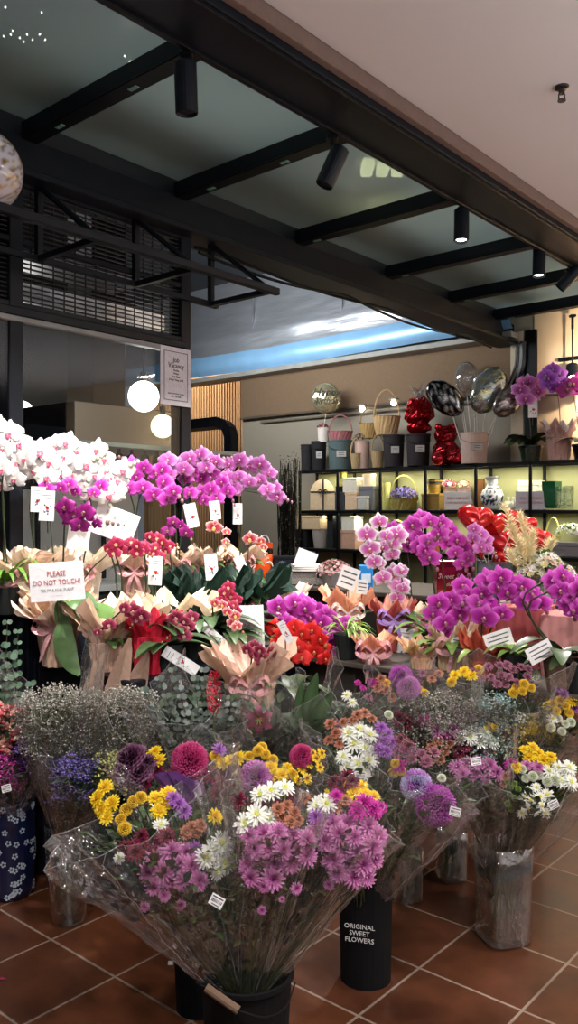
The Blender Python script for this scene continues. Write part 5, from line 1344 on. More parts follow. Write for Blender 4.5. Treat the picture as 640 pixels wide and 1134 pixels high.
def head(kind, v):
    k = (kind, v)
    if k in _hd: return _hd[k]
    if kind == 'lilac': m = mum(1, [(15, 2, 1, .2, LIL0, LIL1), (14, 20, .92, .2, LIL0, LIL1), (12, 40, .78, .18, LIL0, K(210, 130, 188)), (9, 62, .55, .15, K(130, 46, 106), K(194, 100, 166))], None, seed=v)
    elif kind == 'violet': m = mum(1, [(14, 5, 1, .22, K(120, 60, 140), K(176, 110, 196)), (12, 30, .85, .2, K(120, 60, 140), K(186, 120, 206)), (9, 58, .6, .18, K(100, 40, 120), K(170, 100, 190))], None, seed=v)
    elif kind == 'white': m = mum(1, [(16, 2, 1, .2, K(226, 232, 210), K(252, 252, 250)), (14, 20, .86, .2, K(230, 234, 210), K(255, 255, 252)), (9, 48, .5, .17, K(220, 226, 150), K(246, 248, 236))], K(206, 206, 70), .2, v)
    elif kind == 'wmini': m = mum(1, [(14, 5, 1, .24, K(236, 240, 216), K(252, 252, 248)), (10, 25, .7, .2, K(236, 240, 200), K(250, 252, 244))], K(226, 206, 60), .28, v)
    elif kind == 'wbutton': m = pom(1, 90, K(190, 206, 150), K(248, 248, 236), -.2, .3, .34, v)
    elif kind == 'yellow': m = mum(1, [(16, 5, 1, .26, K(236, 190, 16), K(255, 232, 60)), (14, 28, .85, .26, K(232, 180, 14), K(255, 226, 50)), (10, 55, .62, .24, K(224, 170, 10), K(250, 214, 40))], K(200, 150, 10), .3, v)
    elif kind == 'yball': m = pom(1, 90, K(214, 160, 10), K(255, 222, 44), -.2, .3, .36, v)
    elif kind == 'ydark': m = mum(1, [(14, 5, 1, .26, K(230, 176, 14), K(252, 220, 40)), (10, 35, .6, .24, K(190, 130, 10), K(236, 190, 20))], K(90, 60, 10), .34, v)
    elif kind == 'brown': m = mum(1, [(16, 8, 1, .28, K(150, 80, 60), K(206, 146, 116)), (13, 35, .8, .26, K(130, 66, 50), K(196, 130, 100)), (8, 62, .5, .2, K(96, 46, 36), K(150, 88, 66))], K(96, 60, 40), .3, v)
    elif kind == 'mauve': m = mum(1, [(16, 8, 1, .28, K(120, 66, 90), K(170, 110, 130)), (13, 35, .8, .26, K(110, 56, 80), K(160, 96, 120)), (8, 62, .5, .2, K(90, 46, 66), K(140, 80, 100))], K(90, 50, 60), .3, v)
    elif kind == 'dkred': m = mum(1, [(14, 2, 1, .24, K(70, 6, 30), K(150, 22, 74)), (12, 28, .85, .22, K(60, 6, 26), K(130, 18, 62)), (8, 58, .55, .2, K(36, 2, 14), K(84, 10, 36))], None, seed=v)
    elif kind == 'magenta': m = mum(1, [(16, 2, 1, .2, K(150, 20, 110), K(214, 50, 176)), (14, 25, .85, .2, K(140, 16, 100), K(206, 44, 166)), (9, 55, .6, .18, K(120, 10, 90), K(190, 30, 150))], None, seed=v)
    elif kind == 'pmag': m = pom(1, 420, K(120, 4, 70), K(214, 30, 130), -.5, .38, .2, v, K(230, 60, 150), 0)
    elif kind == 'ppurp': m = pom(1, 460, K(110, 10, 120), K(190, 50, 186), -.5, .40, .18, v, K(206, 84, 200), 0)
    elif kind == 'plil': m = pom(1, 420, K(150, 70, 150), K(216, 126, 206), -.5, .38, .2, v, K(224, 150, 216), 0)
    elif kind == 'pbi': m = pom(1, 420, K(140, 90, 170), K(206, 140, 214), -.5, .40, .2, v, K(216, 214, 240), .05)
    elif kind == 'gball': m = pom(1, 50, K(90, 120, 40), K(150, 180, 76), -.3, .25, .4, v)
    elif kind == 'frill': m = pom(1, 110, K(60, 16, 50), K(130, 60, 110), -.1, .6, .7, v, K(96, 30, 76), 0)
    _hd[k] = m; return m
HR = {'lilac': .031, 'violet': .024, 'white': .031, 'wmini': .02, 'wbutton': .017, 'yellow': .024, 'yball': .018, 'ydark': .018, 'brown': .018, 'mauve': .02, 'dkred': .025, 'magenta': .027, 'pmag': .058, 'ppurp': .056, 'plil': .05, 'pbi': .05, 'gball': .011, 'frill': .037}

def sleeve(t, A, r0, C, Rx, Ry, seed, name='cellophane_sleeve', mat='cellophane', tips=3, rim=.16, amp=1., tag_at=None, col=(.8, .8, .8)):
    """crinkled clear film rolled into an open cone from A to C"""
    R_ = random.Random(seed); n, m = 84, 18; A = Vector(A); C = Vector(C); ax = C - A; L = ax.length; ax.normalize()
    X = Vector((1, 0, 0)); X = (X - ax * X.dot(ax)).normalized(); Y = ax.cross(X).normalized(); vs = []
    ph = [R_.uniform(0, 6) for _ in range(6)]
    for i in range(m + 1):
        u = i / m * 1.08
        for k in range(n):
            a = 2 * pi * k / n
            tp = abs(((a + ph[0]) * tips / (2 * pi)) % 1 - .5) * 2
            hgt = L * u + rim * L * (tp ** 1.5 - .4) * u ** 5
            rx = r0 + (Rx - r0) * u ** .85; ry = r0 + (Ry - r0) * u ** .85
            f = amp * u * (.10 * sin(5 * a + ph[1]) + .06 * sin(11 * a + ph[2] + 2 * u) + .045 * sin(23 * a + ph[3] + 3 * u)) + .035 * (1 - u) * sin(14 * a + ph[4])
            q = Vector((cos(a) * 2.2 + seed, sin(a) * 2.2, u * 4)); f += amp * .12 * noise.noise(q) * u + .05 * noise.noise(q * 4)
            f += .12 * (tp - .5) * u ** 3
            vs.append(A + ax * hgt + X * (rx * (1 + f) * cos(a)) + Y * (ry * (1 + f) * sin(a)))
    mb = MB(); mb.add(vs, [(i * n + k, i * n + (k + 1) % n, (i + 1) * n + (k + 1) % n, (i + 1) * n + k) for i in range(m) for k in range(n)], col)
    q = [Vector(v) for v in vs]
    mb.tube([q[m * n + k % n] for k in range(n + 1)], .0006, 3, col, cap=False, mi=1)
    for k0 in (int(n * .62), int(n * .83)): mb.tube([q[i * n + (k0 + i // 3) % n] for i in range(1, m + 1)], .0006, 3, col, cap=False, mi=1)
    return mb.build(name, [mat, 'film_edge'], t, smooth=False)

def gyp(t, A, C, Rx, Ry, n, cols, seed, name='blossom_spray', size=(.0025, .005), stemcol=K(120, 124, 100), hcol=None, below=.4):
    R_ = random.Random(seed); A = Vector(A); C = Vector(C); ms = MB(); mf = MB(); ax = (C - A)
    for k in range(n):
        a = R_.uniform(0, 2 * pi); rr = sqrt(R_.random()); top = C + Vector((cos(a) * rr * Rx, sin(a) * rr * Ry, -R_.random() ** 1.5 * ax.length * below + (1 - rr) * Rx * .35))
        br = A.lerp(top, R_.uniform(.45, .8)) + Vector((R_.uniform(-.01, .01),) * 3)
        ms.tube([br, top], .0009, 3, stemcol)
        for j in range(R_.randint(5, 9)):
            q = top + Vector((R_.uniform(-1, 1), R_.uniform(-1, 1), R_.uniform(-1, 1))) * .018; mf.octa(q, R_.uniform(*size), jit(R_.choice(cols), .12, R_))
            if R_.random() < .4: ms.tube([top, q], .0006, 3, stemcol)
    ms.build('spray_stems', 'leaf', t, kind='stuff'); mf.build(name, 'petal', t, kind='stuff')

def greens(t, A, C, Rx, Ry, n, seed, col=K(50, 74, 40), lw=.022, ll=.06, lo=.45, hi=1.0, name='foliage'):
    R_ = random.Random(seed); A = Vector(A); C = Vector(C); mb = MB()
    for k in range(n):
        u = R_.uniform(lo, hi); a = R_.uniform(0, 2 * pi); rr = sqrt(R_.random()) * u
        q = A.lerp(C, u) + Vector((cos(a) * rr * Rx, sin(a) * rr * Ry, 0)); d = Vector((cos(a) * .7, sin(a) * .7, R_.uniform(.2, 1.2))).normalized()
        l = ll * R_.uniform(.6, 1.2); mb.leaf([q, q + d * l * .5, q + d * l + Vector((0, 0, -l * .2))], lw * R_.uniform(.7, 1.2), jit(col, .3, R_))
    mb.build(name, 'leaf', t, kind='stuff')
def stems(t, A, tops, col=K(66, 74, 42)):
    mb = MB(); A = Vector(A)
    for i, p in enumerate(tops):
        p = Vector(p); b = A + Vector((.018 * cos(i * 2.4), .018 * sin(i * 2.4), -.05)); mb.tube([b, b.lerp(p, .5) + Vector((0, 0, -.02)), p], .0022, 4, jit(col, .2))
    mb.build('stems', 'leaf', t, kind='stuff')
def eucalyptus(t, A, tops, seed, col=K(90, 104, 94), lr=.014):
    R_ = random.Random(seed); A = Vector(A); ms = MB(); mb = MB()
    for p in tops:
        p = Vector(p); path = spline([A, A.lerp(p, .5) + Vector((R_.uniform(-.02, .02), 0, -.01)), p], 9); ms.tube(path, .0016, 4, K(90, 70, 60))
        for i in range(6, len(path)):
            for sg in (-1, 1):
                d = Vector((sg * R_.uniform(.6, 1), R_.uniform(-.8, .3), R_.uniform(0, .6))).normalized(); q = path[i] + d * lr * .8
                nn = Vector((R_.uniform(-.5, .5), -1, R_.uniform(0, 1))).normalized(); X = nn.orthogonal().normalized(); Y = nn.cross(X); r_ = lr * R_.uniform(.7, 1.15)
                mb.add([q + (X * cos(a) + Y * sin(a)) * r_ for a in [k * pi / 3.5 for k in range(7)]], [tuple(range(7))], jit(col, .2, R_))
    ms.build('twigs', 'leaf', t, kind='stuff'); mb.build('eucalyptus_leaves', 'leaf', t, kind='stuff')

def bouquet(label, base, top, Rpx, heads=(), fill=(), sl=True, group='wrapped bouquets standing in buckets', D=None, ry=.8, gyps=(), euc=None, seed=None, green=70, gcol=K(50, 74, 40), tags=(), r0=.03, tips=3, rim=.16, k=.5, extra_hi=1.0, name='bouquet', gll=.06, glw=.022, smat='cellophane'):
    """base (px, py, D) where the stems meet; top (px, py, D) centre of the flower dome; heads (kind, px, py[, scale])"""
    seed = seed or int(base[0] * 3 + top[0] * 5 + top[1]); R_ = random.Random(seed)
    A = R3(*base); Dt = top[2]; C = R3(*top); t = thing(name, label, 'bouquet', A, group)
    Cl = C - A; Rx = Rpx / F * Dt; Ry = Rx * ry; tops = []
    allh = list(heads)
    for kd, n, fx, fy, wx, wy in fill:
        placed = []
        for q in range(n * 12):
            a = R_.uniform(0, 2 * pi); r_ = sqrt(R_.random()); x, y = fx + cos(a) * r_ * wx, fy + sin(a) * r_ * wy
            dm = HR[kd] / Dt * F * 1.25
            if all((x - p[0]) ** 2 + (y - p[1]) ** 2 > dm * dm for p in placed): placed.append((x, y)); allh.append((kd, x, y))
            if len(placed) >= n: break
    for h in allh:
        kd, x, y = h[:3]; sc = h[3] if len(h) > 3 else 1
        Dh = Dt - (y - top[1]) / F * Dt * k + R_.uniform(-.012, .012); p = R3(x, y, Dh) - A
        dx = (p.x - Cl.x) / max(.03, Rx); dz = (p.z - Cl.z) / max(.03, Rx)
        n = Vector((dx * .8 + R_.uniform(-.2, .2), -.75 - max(0, -dz) * .5 + R_.uniform(-.15, .15), .75 + dz * .5 + R_.uniform(-.15, .15)))
        place('flower_head', head(kd, R_.randrange(1, 4)), t, p, facing(n, (R_.uniform(-1, 1), .2, R_.uniform(-1, 1))), HR[kd] * sc * R_.uniform(.9, 1.1)); tops.append(p - n.normalized() * .01)
    if green: greens(t, Vector(), Cl + Vector((0, 0, -.03)), Rx * .85, Ry * .85, int(green * 3), seed, gcol, glw, gll, lo=.25, hi=extra_hi)
    if tops: stems(t, Vector(), tops)
    for i, (gx, gy, rx, n, cols, sz) in enumerate(gyps): gyp(t, Vector(), R3(gx, gy, Dt) - A, rx / F * Dt, rx / F * Dt * .7, n, cols, seed + i, size=sz)
    if euc: eucalyptus(t, Vector(), [R3(x, y, Dt + R_.uniform(-.05, .05)) - A for x, y in euc[0]], seed, euc[1], euc[2])
    if sl: sleeve(t, (0, 0, -.04), r0, Cl + (sl if not isinstance(sl, bool) else Vector()), Rx * 1.1, Ry * 1.15, seed, tips=tips, rim=rim, mat=smat)
    for (x, y, tl, dd) in tags:
        card(t, R3(x, y, Dt - dd) - A, .034, .026, radians(tl), 0, radians(-10), 'price', 'price_tag')
    return t

# ---- containers
def lbl(mat, name, lab, cat, px, D, prof, col, n=28, group=None, sx=1, sy=1, part='bucket_body', z=0, smooth=False, rz=TH):
    t = thing(name, lab, cat, RZ(px, D, z), group, rz)
    mb = MB(); mb.lathe(prof, n, col=col, sx=sx, sy=sy); mb.build(part, mat, t, smooth=smooth); return t
def bprof(r, h, tp=.82, w=.006): return [(.001, .004), (r * tp, 0), (r * .98, h * .96), (r * 1.04, h * .965), (r * 1.04, h), (r * .96, h), (r * tp * .95, .012), (.001, .012)]
BK = K(7, 7, 9)
tb = lbl('matte', 'flower_bucket', 'largest black bucket at the front, with a wooden carrying grip', 'bucket', 273, 2.12, bprof(.118, .335), BK, group='black flower buckets')
mb = MB(); mb.tube([(-.092, -.115, .352), (-.012, -.14, .312)], .0105, 10, K(110, 88, 72)); g_ = mb.build('wooden_grip', 'matte', tb)
mb = MB(); mb.tube(spline([(-.124, -.02, .31), (-.118, -.09, .35), (-.092, -.115, .352)], 4), .002, 5, K(24, 24, 24)); mb.tube(spline([(-.012, -.14, .312), (.05, -.13, .29), (.1, -.09, .29), (.124, -.02, .31)], 5), .002, 5, K(24, 24, 24)); mb.build('wire_handle', 'black_steel', tb)
lbl('matte', 'flower_bucket', 'black bucket half hidden behind the left of the largest one', 'bucket', 221, 2.52, bprof(.085, .33), BK, group='black flower buckets')
tb = lbl('matte', 'flower_bucket', 'slim black bucket with white lettering right of the front bouquets', 'bucket', 405, 2.68, bprof(.088, .345, .92), BK, group='black flower buckets')
for k_, tx in enumerate(('ORIGINAL', 'SWEET', 'FLOWERS')): lettering(tx, .021, tb, (-.028, -.088, .205 - .021 * k_), (pi / 2, 0, -.25), (.75, .75, .75), align='CENTER')
lbl('matte', 'flower_bucket', 'black bucket behind the others under the eucalyptus bunch', 'bucket', 232, 2.95, bprof(.095, .34), BK, group='black flower buckets')
lbl('matte', 'flower_bucket', 'black bucket at the back under the lily bouquet', 'bucket', 312, 2.95, bprof(.09, .34), BK, group='black flower buckets')
lbl('matte', 'flower_bucket', 'black bucket directly behind the square clear vase', 'bucket', 559, 3.13, bprof(.075, .34), BK, group='black flower buckets')
# glass vases
def sqv(c):
    e = sqrt(c.x ** 2 + c.y ** 2)
    if e < .01: return (c.x, c.y, c.z)
    k_ = e / (abs(c.x) ** 5 + abs(c.y) ** 5) ** .2
    return (c.x * k_, c.y * k_, c.z)
def gv(lab, px, D, r, h, n, r1=.8, water=.3, smooth=True, fn=None):
    sq = n == 4; n = 40 if sq else n; smooth = True
    t = thing('glass_vase', lab, 'vase', RZ(px, D, 0), 'clear glass vases on the tiles', TH + .3)
    mb = MB(); mb.lathe([(.001, .001), (r * r1 * .92, .001), (r * r1, .012), (r * .96, h * .6), (r, h), (r * .955, h), (r * .92, h * .6), (r * r1 * .93, .03), (.001, .026)], n, col=(.8, .8, .8)); o = mb.build('vase_body', 'glass', t, smooth=smooth)
    if sq: o.data.vertices.foreach_set('co', [c for v in o.data.vertices for c in sqv(v.co)])
    if water:
        mb = MB(); mb.lathe([(.001, .03), (r * r1 * .92, .032), (r * (r1 + (1 - r1) * water) * .9, h * water), (.001, h * water)], n, col=(.7, .8, .75)); mb.build('water', 'water', t, smooth=False)
        if sq:
            w_ = t.children[-1] if t.children[-1].name.startswith('water') else [c for c in t.children if c.name.startswith('water')][0]
            w_.data.vertices.foreach_set('co', [c for v in w_.data.vertices for c in sqv(v.co)])
    mb = MB(); R_ = random.Random(int(px))
    for k in range(16):
        a = R_.uniform(0, 6.3); b = R_.uniform(0, 6.3); mb.tube([(cos(a) * r * .5, sin(a) * r * .5, .04), (cos(b) * r * .45, sin(b) * r * .45, h * 1.02)], .0028, 4, jit(K(70, 92, 50), .3, R_))
    for k in range(14):
        a = R_.uniform(0, 6.3); z_ = R_.uniform(.3, .9) * h; q = Vector((cos(a) * r * .5, sin(a) * r * .5, z_)); mb.leaf([q, q + Vector((.01, -.01, .03)), q + Vector((.02 * cos(a), .02 * sin(a), .06))], .02, jit(K(50, 70, 40), .3, R_))
    mb.build('stems', 'leaf', t, kind='stuff'); return t
M['water'] = glass_mat('water', (.66, .74, .66), .10, .6, .03, .05, (.5, .6, .5))
gv('square clear vase with water at the front right on the tiles', 557, 2.92, .086, .345, 4, .93, .33, smooth=False)
gv('tapered clear vase on the tiles at the left', 77, 3.05, .088, .36, 28, .72, .0)
gv('small square clear vase behind the lettered bucket', 450, 3.22, .056, .2, 4, .95, .2, smooth=False)
gv('small clear vase left of the big square vase, further back', 500, 3.4, .055, .2, 4, .95, .2, smooth=False)
# navy vase with white blossom pattern
t = thing('patterned_vase', 'navy blue ceramic vase with white blossom pattern at the left edge', 'vase', RZ(12, 3.27, 0))
mb = MB(); prof = [(.001, 0), (.082, 0), (.088, .02)] + [(.088 + .006 * sin(k / 10 * 3), .02 + .038 * k) for k in range(1, 10)] + [(.088, .375), (.08, .375), (.075, .3)]
mb.lathe(prof, 36, col=K(24, 32, 66)); mb.build('vase_body', 'gloss', t, smooth=True)
R_ = random.Random(3); mb = MB()
for k in range(70):
    a = R_.uniform(pi * .9, pi * 2.1); z_ = R_.uniform(.02, .36); r_ = .0945; c_ = Vector((cos(a) * r_, sin(a) * r_, z_)); sd = Vector((-sin(a), cos(a), 0))
    for j in range(5):
        b = j * 2 * pi / 5 + k; q = c_ + (sd * cos(b) + Vector((0, 0, 1)) * sin(b)) * .008; q = Vector((q.x, q.y, 0)).normalized() * r_ + Vector((0, 0, q.z)); n_ = Vector((q.x, q.y, 0)).normalized()
        mb.add([q + (sd * cos(e) + Vector((0, 0, 1)) * sin(e)) * .0045 + n_ * .0006 for e in [i_ * pi / 3 for i_ in range(6)]], [tuple(range(6))], K(190, 200, 216))
mb.build('painted_blossoms', 'matte', t, kind='stuff')

GW = [K(204, 198, 190), K(168, 162, 156), K(130, 124, 118)]
# ---- front trio
FB = (270, 1082)
bouquet('front left bouquet, lilac chrysanthemums below bright yellow and dark red ones', (262, 1078, 2.1), (168, 908, 2.12), 92,
        heads=[('yellow', 108, 884), ('yellow', 116, 872), ('yellow', 112, 896), ('yellow', 124, 890), ('yellow', 118, 905), ('yball', 140, 897), ('yball', 134, 908), ('yball', 138, 918), ('yball', 148, 888), ('yball', 156, 884), ('yellow', 172, 884), ('yellow', 182, 890), ('yellow', 176, 898), ('yellow', 186, 880),
               ('violet', 198, 890), ('violet', 204, 898), ('violet', 192, 884), ('dkred', 156, 926), ('dkred', 170, 932), ('dkred', 150, 944), ('dkred', 138, 940), ('dkred', 184, 926), ('brown', 212, 916), ('brown', 218, 922), ('brown', 206, 922), ('brown', 222, 914), ('yellow', 238, 904),
               ('lilac', 174, 952), ('lilac', 190, 942), ('lilac', 206, 944), ('lilac', 164, 966), ('lilac', 182, 966), ('lilac', 198, 958), ('lilac', 212, 960), ('lilac', 190, 976), ('lilac', 206, 974), ('lilac', 170, 982, .8), ('lilac', 220, 976, .9), ('violet', 216, 940), ('white', 178, 914, .7), ('white', 132, 950, .5),
               ('white', 236, 940), ('white', 246, 934), ('white', 228, 950), ('white', 248, 956), ('white', 240, 966, .8), ('lilac', 182, 992, .55), ('lilac', 200, 1002, .5), ('lilac', 160, 1004, .4)],
        tags=[(240, 998, 28, .16)], green=120, tips=2, rim=.1)
bouquet('front centre bouquet with lilac chrysanthemums under white and brown ones', (275, 1080, 2.08), (304, 912, 2.04), 48,
        heads=[('white', 284, 902, 1.1), ('white', 272, 912), ('white', 296, 906), ('white', 300, 876), ('white', 316, 872, .9), ('white', 288, 880, .9), ('brown', 308, 896), ('brown', 318, 892), ('brown', 326, 900), ('brown', 312, 906), ('brown', 322, 910), ('brown', 330, 908), ('dkred', 264, 886), ('dkred', 284, 890, .8),
               ('lilac', 276, 926), ('lilac', 292, 924), ('lilac', 308, 922), ('lilac', 324, 926), ('lilac', 340, 930), ('lilac', 282, 940), ('lilac', 298, 940), ('lilac', 314, 942), ('lilac', 330, 942), ('lilac', 276, 958), ('lilac', 304, 956), ('lilac', 322, 956), ('lilac', 340, 948), ('lilac', 302, 974), ('lilac', 278, 972, .8), ('lilac', 328, 984, .5), ('lilac', 290, 1008, .4), ('lilac', 312, 996, .3), ('lilac', 292, 982, .5)],
        green=70, gcol=K(70, 74, 44), tips=2, rim=.1, seed=55)
bouquet('front right bouquet, tall bunch of lilac chrysanthemums with a magenta edge', (285, 1078, 2.1), (382, 904, 2.1), 54,
        heads=[('white', 352, 892), ('white', 362, 890), ('brown', 338, 884), ('brown', 372, 894), ('brown', 382, 886), ('brown', 392, 892), ('magenta', 372, 882, .8), ('magenta', 404, 888, 1.1), ('magenta', 414, 896), ('magenta', 396, 898), ('violet', 350, 906), ('violet', 362, 902),
               ('lilac', 352, 918), ('lilac', 368, 912), ('lilac', 384, 912), ('lilac', 376, 924), ('lilac', 392, 928), ('lilac', 408, 916), ('lilac', 418, 926), ('lilac', 360, 932), ('lilac', 380, 940), ('lilac', 396, 944), ('lilac', 412, 938), ('lilac', 368, 952), ('lilac', 386, 958), ('lilac', 402, 958), ('lilac', 414, 952), ('lilac', 374, 966, .9), ('lilac', 392, 972, .9), ('lilac', 364, 980, .5), ('lilac', 406, 972, .8)],
        green=80, gcol=K(60, 60, 40), tips=2, rim=.1, seed=77)
# ---- behind the front
t = bouquet('bouquet with a large magenta pompon and purple film behind the front left one', (221, 1010, 2.5), (208, 862, 2.46), 62,
        heads=[('pmag', 210, 843), ('yellow', 166, 838), ('yellow', 176, 842), ('yellow', 172, 832), ('yball', 238, 838), ('yellow', 246, 846), ('yellow', 256, 842), ('violet', 243, 830), ('dkred', 236, 858, 1.2), ('dkred', 248, 868, 1.2), ('dkred', 240, 880), ('dkred', 260, 852), ('frill', 148, 842), ('frill', 156, 858), ('frill', 140, 856, .8), ('frill', 164, 846, .7)],
        fill=[('violet', 6, 196, 876, 24, 10), ('dkred', 8, 190, 862, 40, 14)], green=80)
a_ = R3(221, 1010, 2.5); mb = MB()
for pts in ([(172, 858), (184, 870), (200, 884)], [(186, 856), (196, 872), (212, 886)], [(206, 868), (214, 878), (226, 882)], [(196, 864), (204, 876), (204, 892)]):
    mb.leaf(spline([R3(x, y, 2.34 + .02 * i) - a_ for i, (x, y) in enumerate(pts)], 5), .075, K(120, 60, 150), side=(.8, -.5, .4), fold=.5, colb=K(170, 110, 190), pw=.9)
mb.build('purple_tissue', 'ribbon', t)
bouquet('bouquet with pale lilac pompon ringed by golden yellow chrysanthemums', (232, 1010, 2.54), (300, 858, 2.5), 50,
        heads=[('plil', 283, 862, 1.05), ('yball', 276, 838), ('yball', 286, 832), ('yball', 294, 836), ('yball', 290, 828), ('yball', 302, 842), ('yellow', 300, 850), ('yellow', 312, 858), ('yellow', 306, 862), ('yellow', 318, 850, .8), ('yellow', 264, 840), ('yball', 324, 858), ('pmag', 334, 838, .62), ('ydark', 334, 852), ('ydark', 342, 846), ('ydark', 350, 840), ('ydark', 356, 834), ('ydark', 346, 834), ('ydark', 340, 862), ('ydark', 354, 850), ('ydark', 330, 864), ('yellow', 362, 880, .7)],
        fill=[('dkred', 8, 300, 880, 40, 8)], green=80, seed=5)
# lettered bucket
bouquet('bouquet of white spider chrysanthemums with mushroom brown blooms on top', (400, 985, 2.68), (398, 830, 2.66), 48,
        heads=[('brown', 366, 802, 1.2), ('brown', 372, 812, 1.2), ('brown', 364, 820, 1.1), ('brown', 380, 800), ('brown', 396, 792, 1.2), ('brown', 404, 790, 1.2), ('brown', 412, 796), ('brown', 390, 798), ('brown', 376, 824), ('wbutton', 430, 792),
               ('white', 386, 812, 1.2), ('white', 398, 808, 1.2), ('white', 410, 814, 1.1), ('white', 392, 824, 1.2), ('white', 380, 838), ('white', 404, 828), ('white', 396, 846), ('white', 408, 842, 1.1), ('white', 402, 856), ('white', 384, 850, .9),
               ('violet', 422, 806), ('violet', 430, 812), ('violet', 424, 820), ('violet', 434, 822), ('violet', 428, 832), ('violet', 420, 830)],
        green=80, seed=21, tags=[(399, 859, 5, .08)])
bouquet('bouquet with two-toned and magenta giant pompons in rounded film', (412, 985, 2.66), (470, 868, 2.6), 56,
        heads=[('pbi', 461, 870, .95), ('ppurp', 482, 892, 1.05), ('magenta', 446, 830, .8), ('magenta', 442, 848), ('yball', 438, 846), ('yball', 444, 854), ('yball', 436, 856), ('dkred', 452, 826), ('dkred', 444, 818), ('wbutton', 489, 862, .9), ('mauve', 470, 844)],
        fill=[('mauve', 6, 462, 836, 22, 8)], green=50, seed=23, tags=[(504, 899, 15, .12)], r0=.03)
bouquet('short bouquet with yellow and magenta daisies leaning on the front right one', (398, 985, 2.62), (404, 884, 2.4), 30,
        heads=[('yellow', 392, 878), ('yellow', 404, 880), ('yellow', 414, 882), ('yellow', 400, 872), ('magenta', 410, 892), ('magenta', 398, 894), ('magenta', 420, 896), ('dkred', 390, 866), ('dkred', 378, 870), ('dkred', 370, 866), ('dkred', 384, 860)], green=40, seed=25, sl=False)
# square vase
bouquet('bouquet of mauve, brown and white chrysanthemums in the square vase', (548, 950, 2.92), (514, 846, 2.84), 52,
        heads=[('brown', 478, 828, 1.2), ('brown', 486, 820, 1.2), ('brown', 492, 832, 1.2), ('brown', 480, 840, 1.2), ('brown', 498, 824, 1.2), ('brown', 488, 842, 1.1), ('dkred', 514, 826), ('dkred', 508, 834), ('white', 520, 816, 1.1), ('white', 530, 820, 1.2), ('white', 536, 812), ('white', 544, 820, 1.1), ('white', 510, 818), ('yellow', 541, 805, .9), ('yellow', 548, 806, .8),
               ('lilac', 506, 850), ('lilac', 518, 846), ('lilac', 530, 846), ('lilac', 542, 848), ('lilac', 550, 856), ('lilac', 512, 858), ('lilac', 526, 858), ('lilac', 538, 862, .9), ('wbutton', 489, 803, 1.4), ('magenta', 492, 812), ('lilac', 484, 810), ('lilac', 500, 808)],
        green=90, seed=31, tags=[(527, 843, -8, .1)])
bouquet('bouquet of white button daisies, green buds and golden tops in the square vase', (566, 950, 2.92), (596, 866, 2.8), 52,
        heads=[('yellow', 590, 828), ('yellow', 596, 834), ('yellow', 602, 842, 1.1), ('yellow', 586, 838), ('yellow', 610, 838), ('yellow', 580, 830, .8), ('yellow', 612, 846), ('lilac', 583, 848, .8), ('lilac', 596, 850, .9), ('magenta', 566, 846), ('yellow', 572, 850), ('wbutton', 578, 852, 1.1), ('wbutton', 590, 860), ('wbutton', 596, 858, 1.1), ('wbutton', 582, 862), ('wbutton', 606, 866, 1.1), ('wbutton', 614, 864, 1.1),
               ('white', 608, 854), ('white', 618, 850), ('white', 626, 856), ('white', 620, 864), ('white', 632, 866), ('white', 630, 850), ('wmini', 586, 876), ('wmini', 594, 872), ('wmini', 588, 886, 1.1), ('wmini', 580, 884), ('wmini', 598, 882), ('wmini', 606, 880, 1.3), ('wmini', 600, 892), ('wmini', 584, 896), ('wmini', 592, 898), ('wmini', 604, 900, 1.1), ('wmini', 578, 900), ('wmini', 610, 890),
               ('gball', 562, 866), ('gball', 566, 872), ('gball', 570, 868), ('gball', 564, 880), ('gball', 574, 874), ('gball', 562, 890), ('gball', 570, 884), ('gball', 640, 852), ('gball', 634, 846), ('gball', 566, 896), ('brown', 558, 868), ('brown', 560, 860)],
        green=110, gcol=K(46, 66, 34), seed=33, tags=[(613, 891, -25, .12)])
# back row right
bouquet('bouquet of dusty purple chrysanthemums and gold ones near the price cards', (552, 905, 3.12), (556, 768, 2.9), 58, ry=.5,
        heads=[('yball', 572, 762), ('yball', 580, 758), ('yball', 588, 762), ('yball', 578, 766), ('yball', 568, 768), ('yellow', 504, 748), ('yellow', 514, 744), ('yellow', 522, 748), ('yball', 530, 742), ('yball', 500, 756)],
        fill=[('mauve', 26, 556, 746, 34, 12)], gyps=[(548, 776, 24, 120, [K(150, 190, 190), K(190, 210, 206), K(110, 150, 150)], (.0025, .005)), (566, 794, 14, 50, [K(230, 236, 220), K(206, 206, 120)], (.0025, .005))], green=80, seed=41)
bouquet('bouquet of pale grey baby breath left of the dusty purple bouquet', (500, 925, 3.4), (486, 778, 2.9), 40, ry=.5,
        heads=[('brown', 478, 752), ('mauve', 468, 746), ('brown', 486, 746)], gyps=[(490, 778, 38, 300, GW, (.002, .0045))], green=30, gcol=K(90, 96, 84), seed=43)
bouquet('bouquet with round orchid-pink and magenta pompons before the apricot paper', (450, 950, 3.22), (446, 772, 2.95), 36, ry=.5,
        heads=[('plil', 452, 762, .8), ('ppurp', 444, 750, .7), ('brown', 422, 752, 1.3), ('brown', 428, 764, 1.2), ('brown', 418, 762, 1.2), ('yball', 428, 757), ('yball', 464, 764), ('yball', 470, 768), ('magenta', 470, 798), ('dkred', 450, 800, 1.2), ('dkred', 442, 796, 1.2), ('brown', 434, 772, 1.1), ('magenta', 412, 756, .8)], green=60, seed=45)
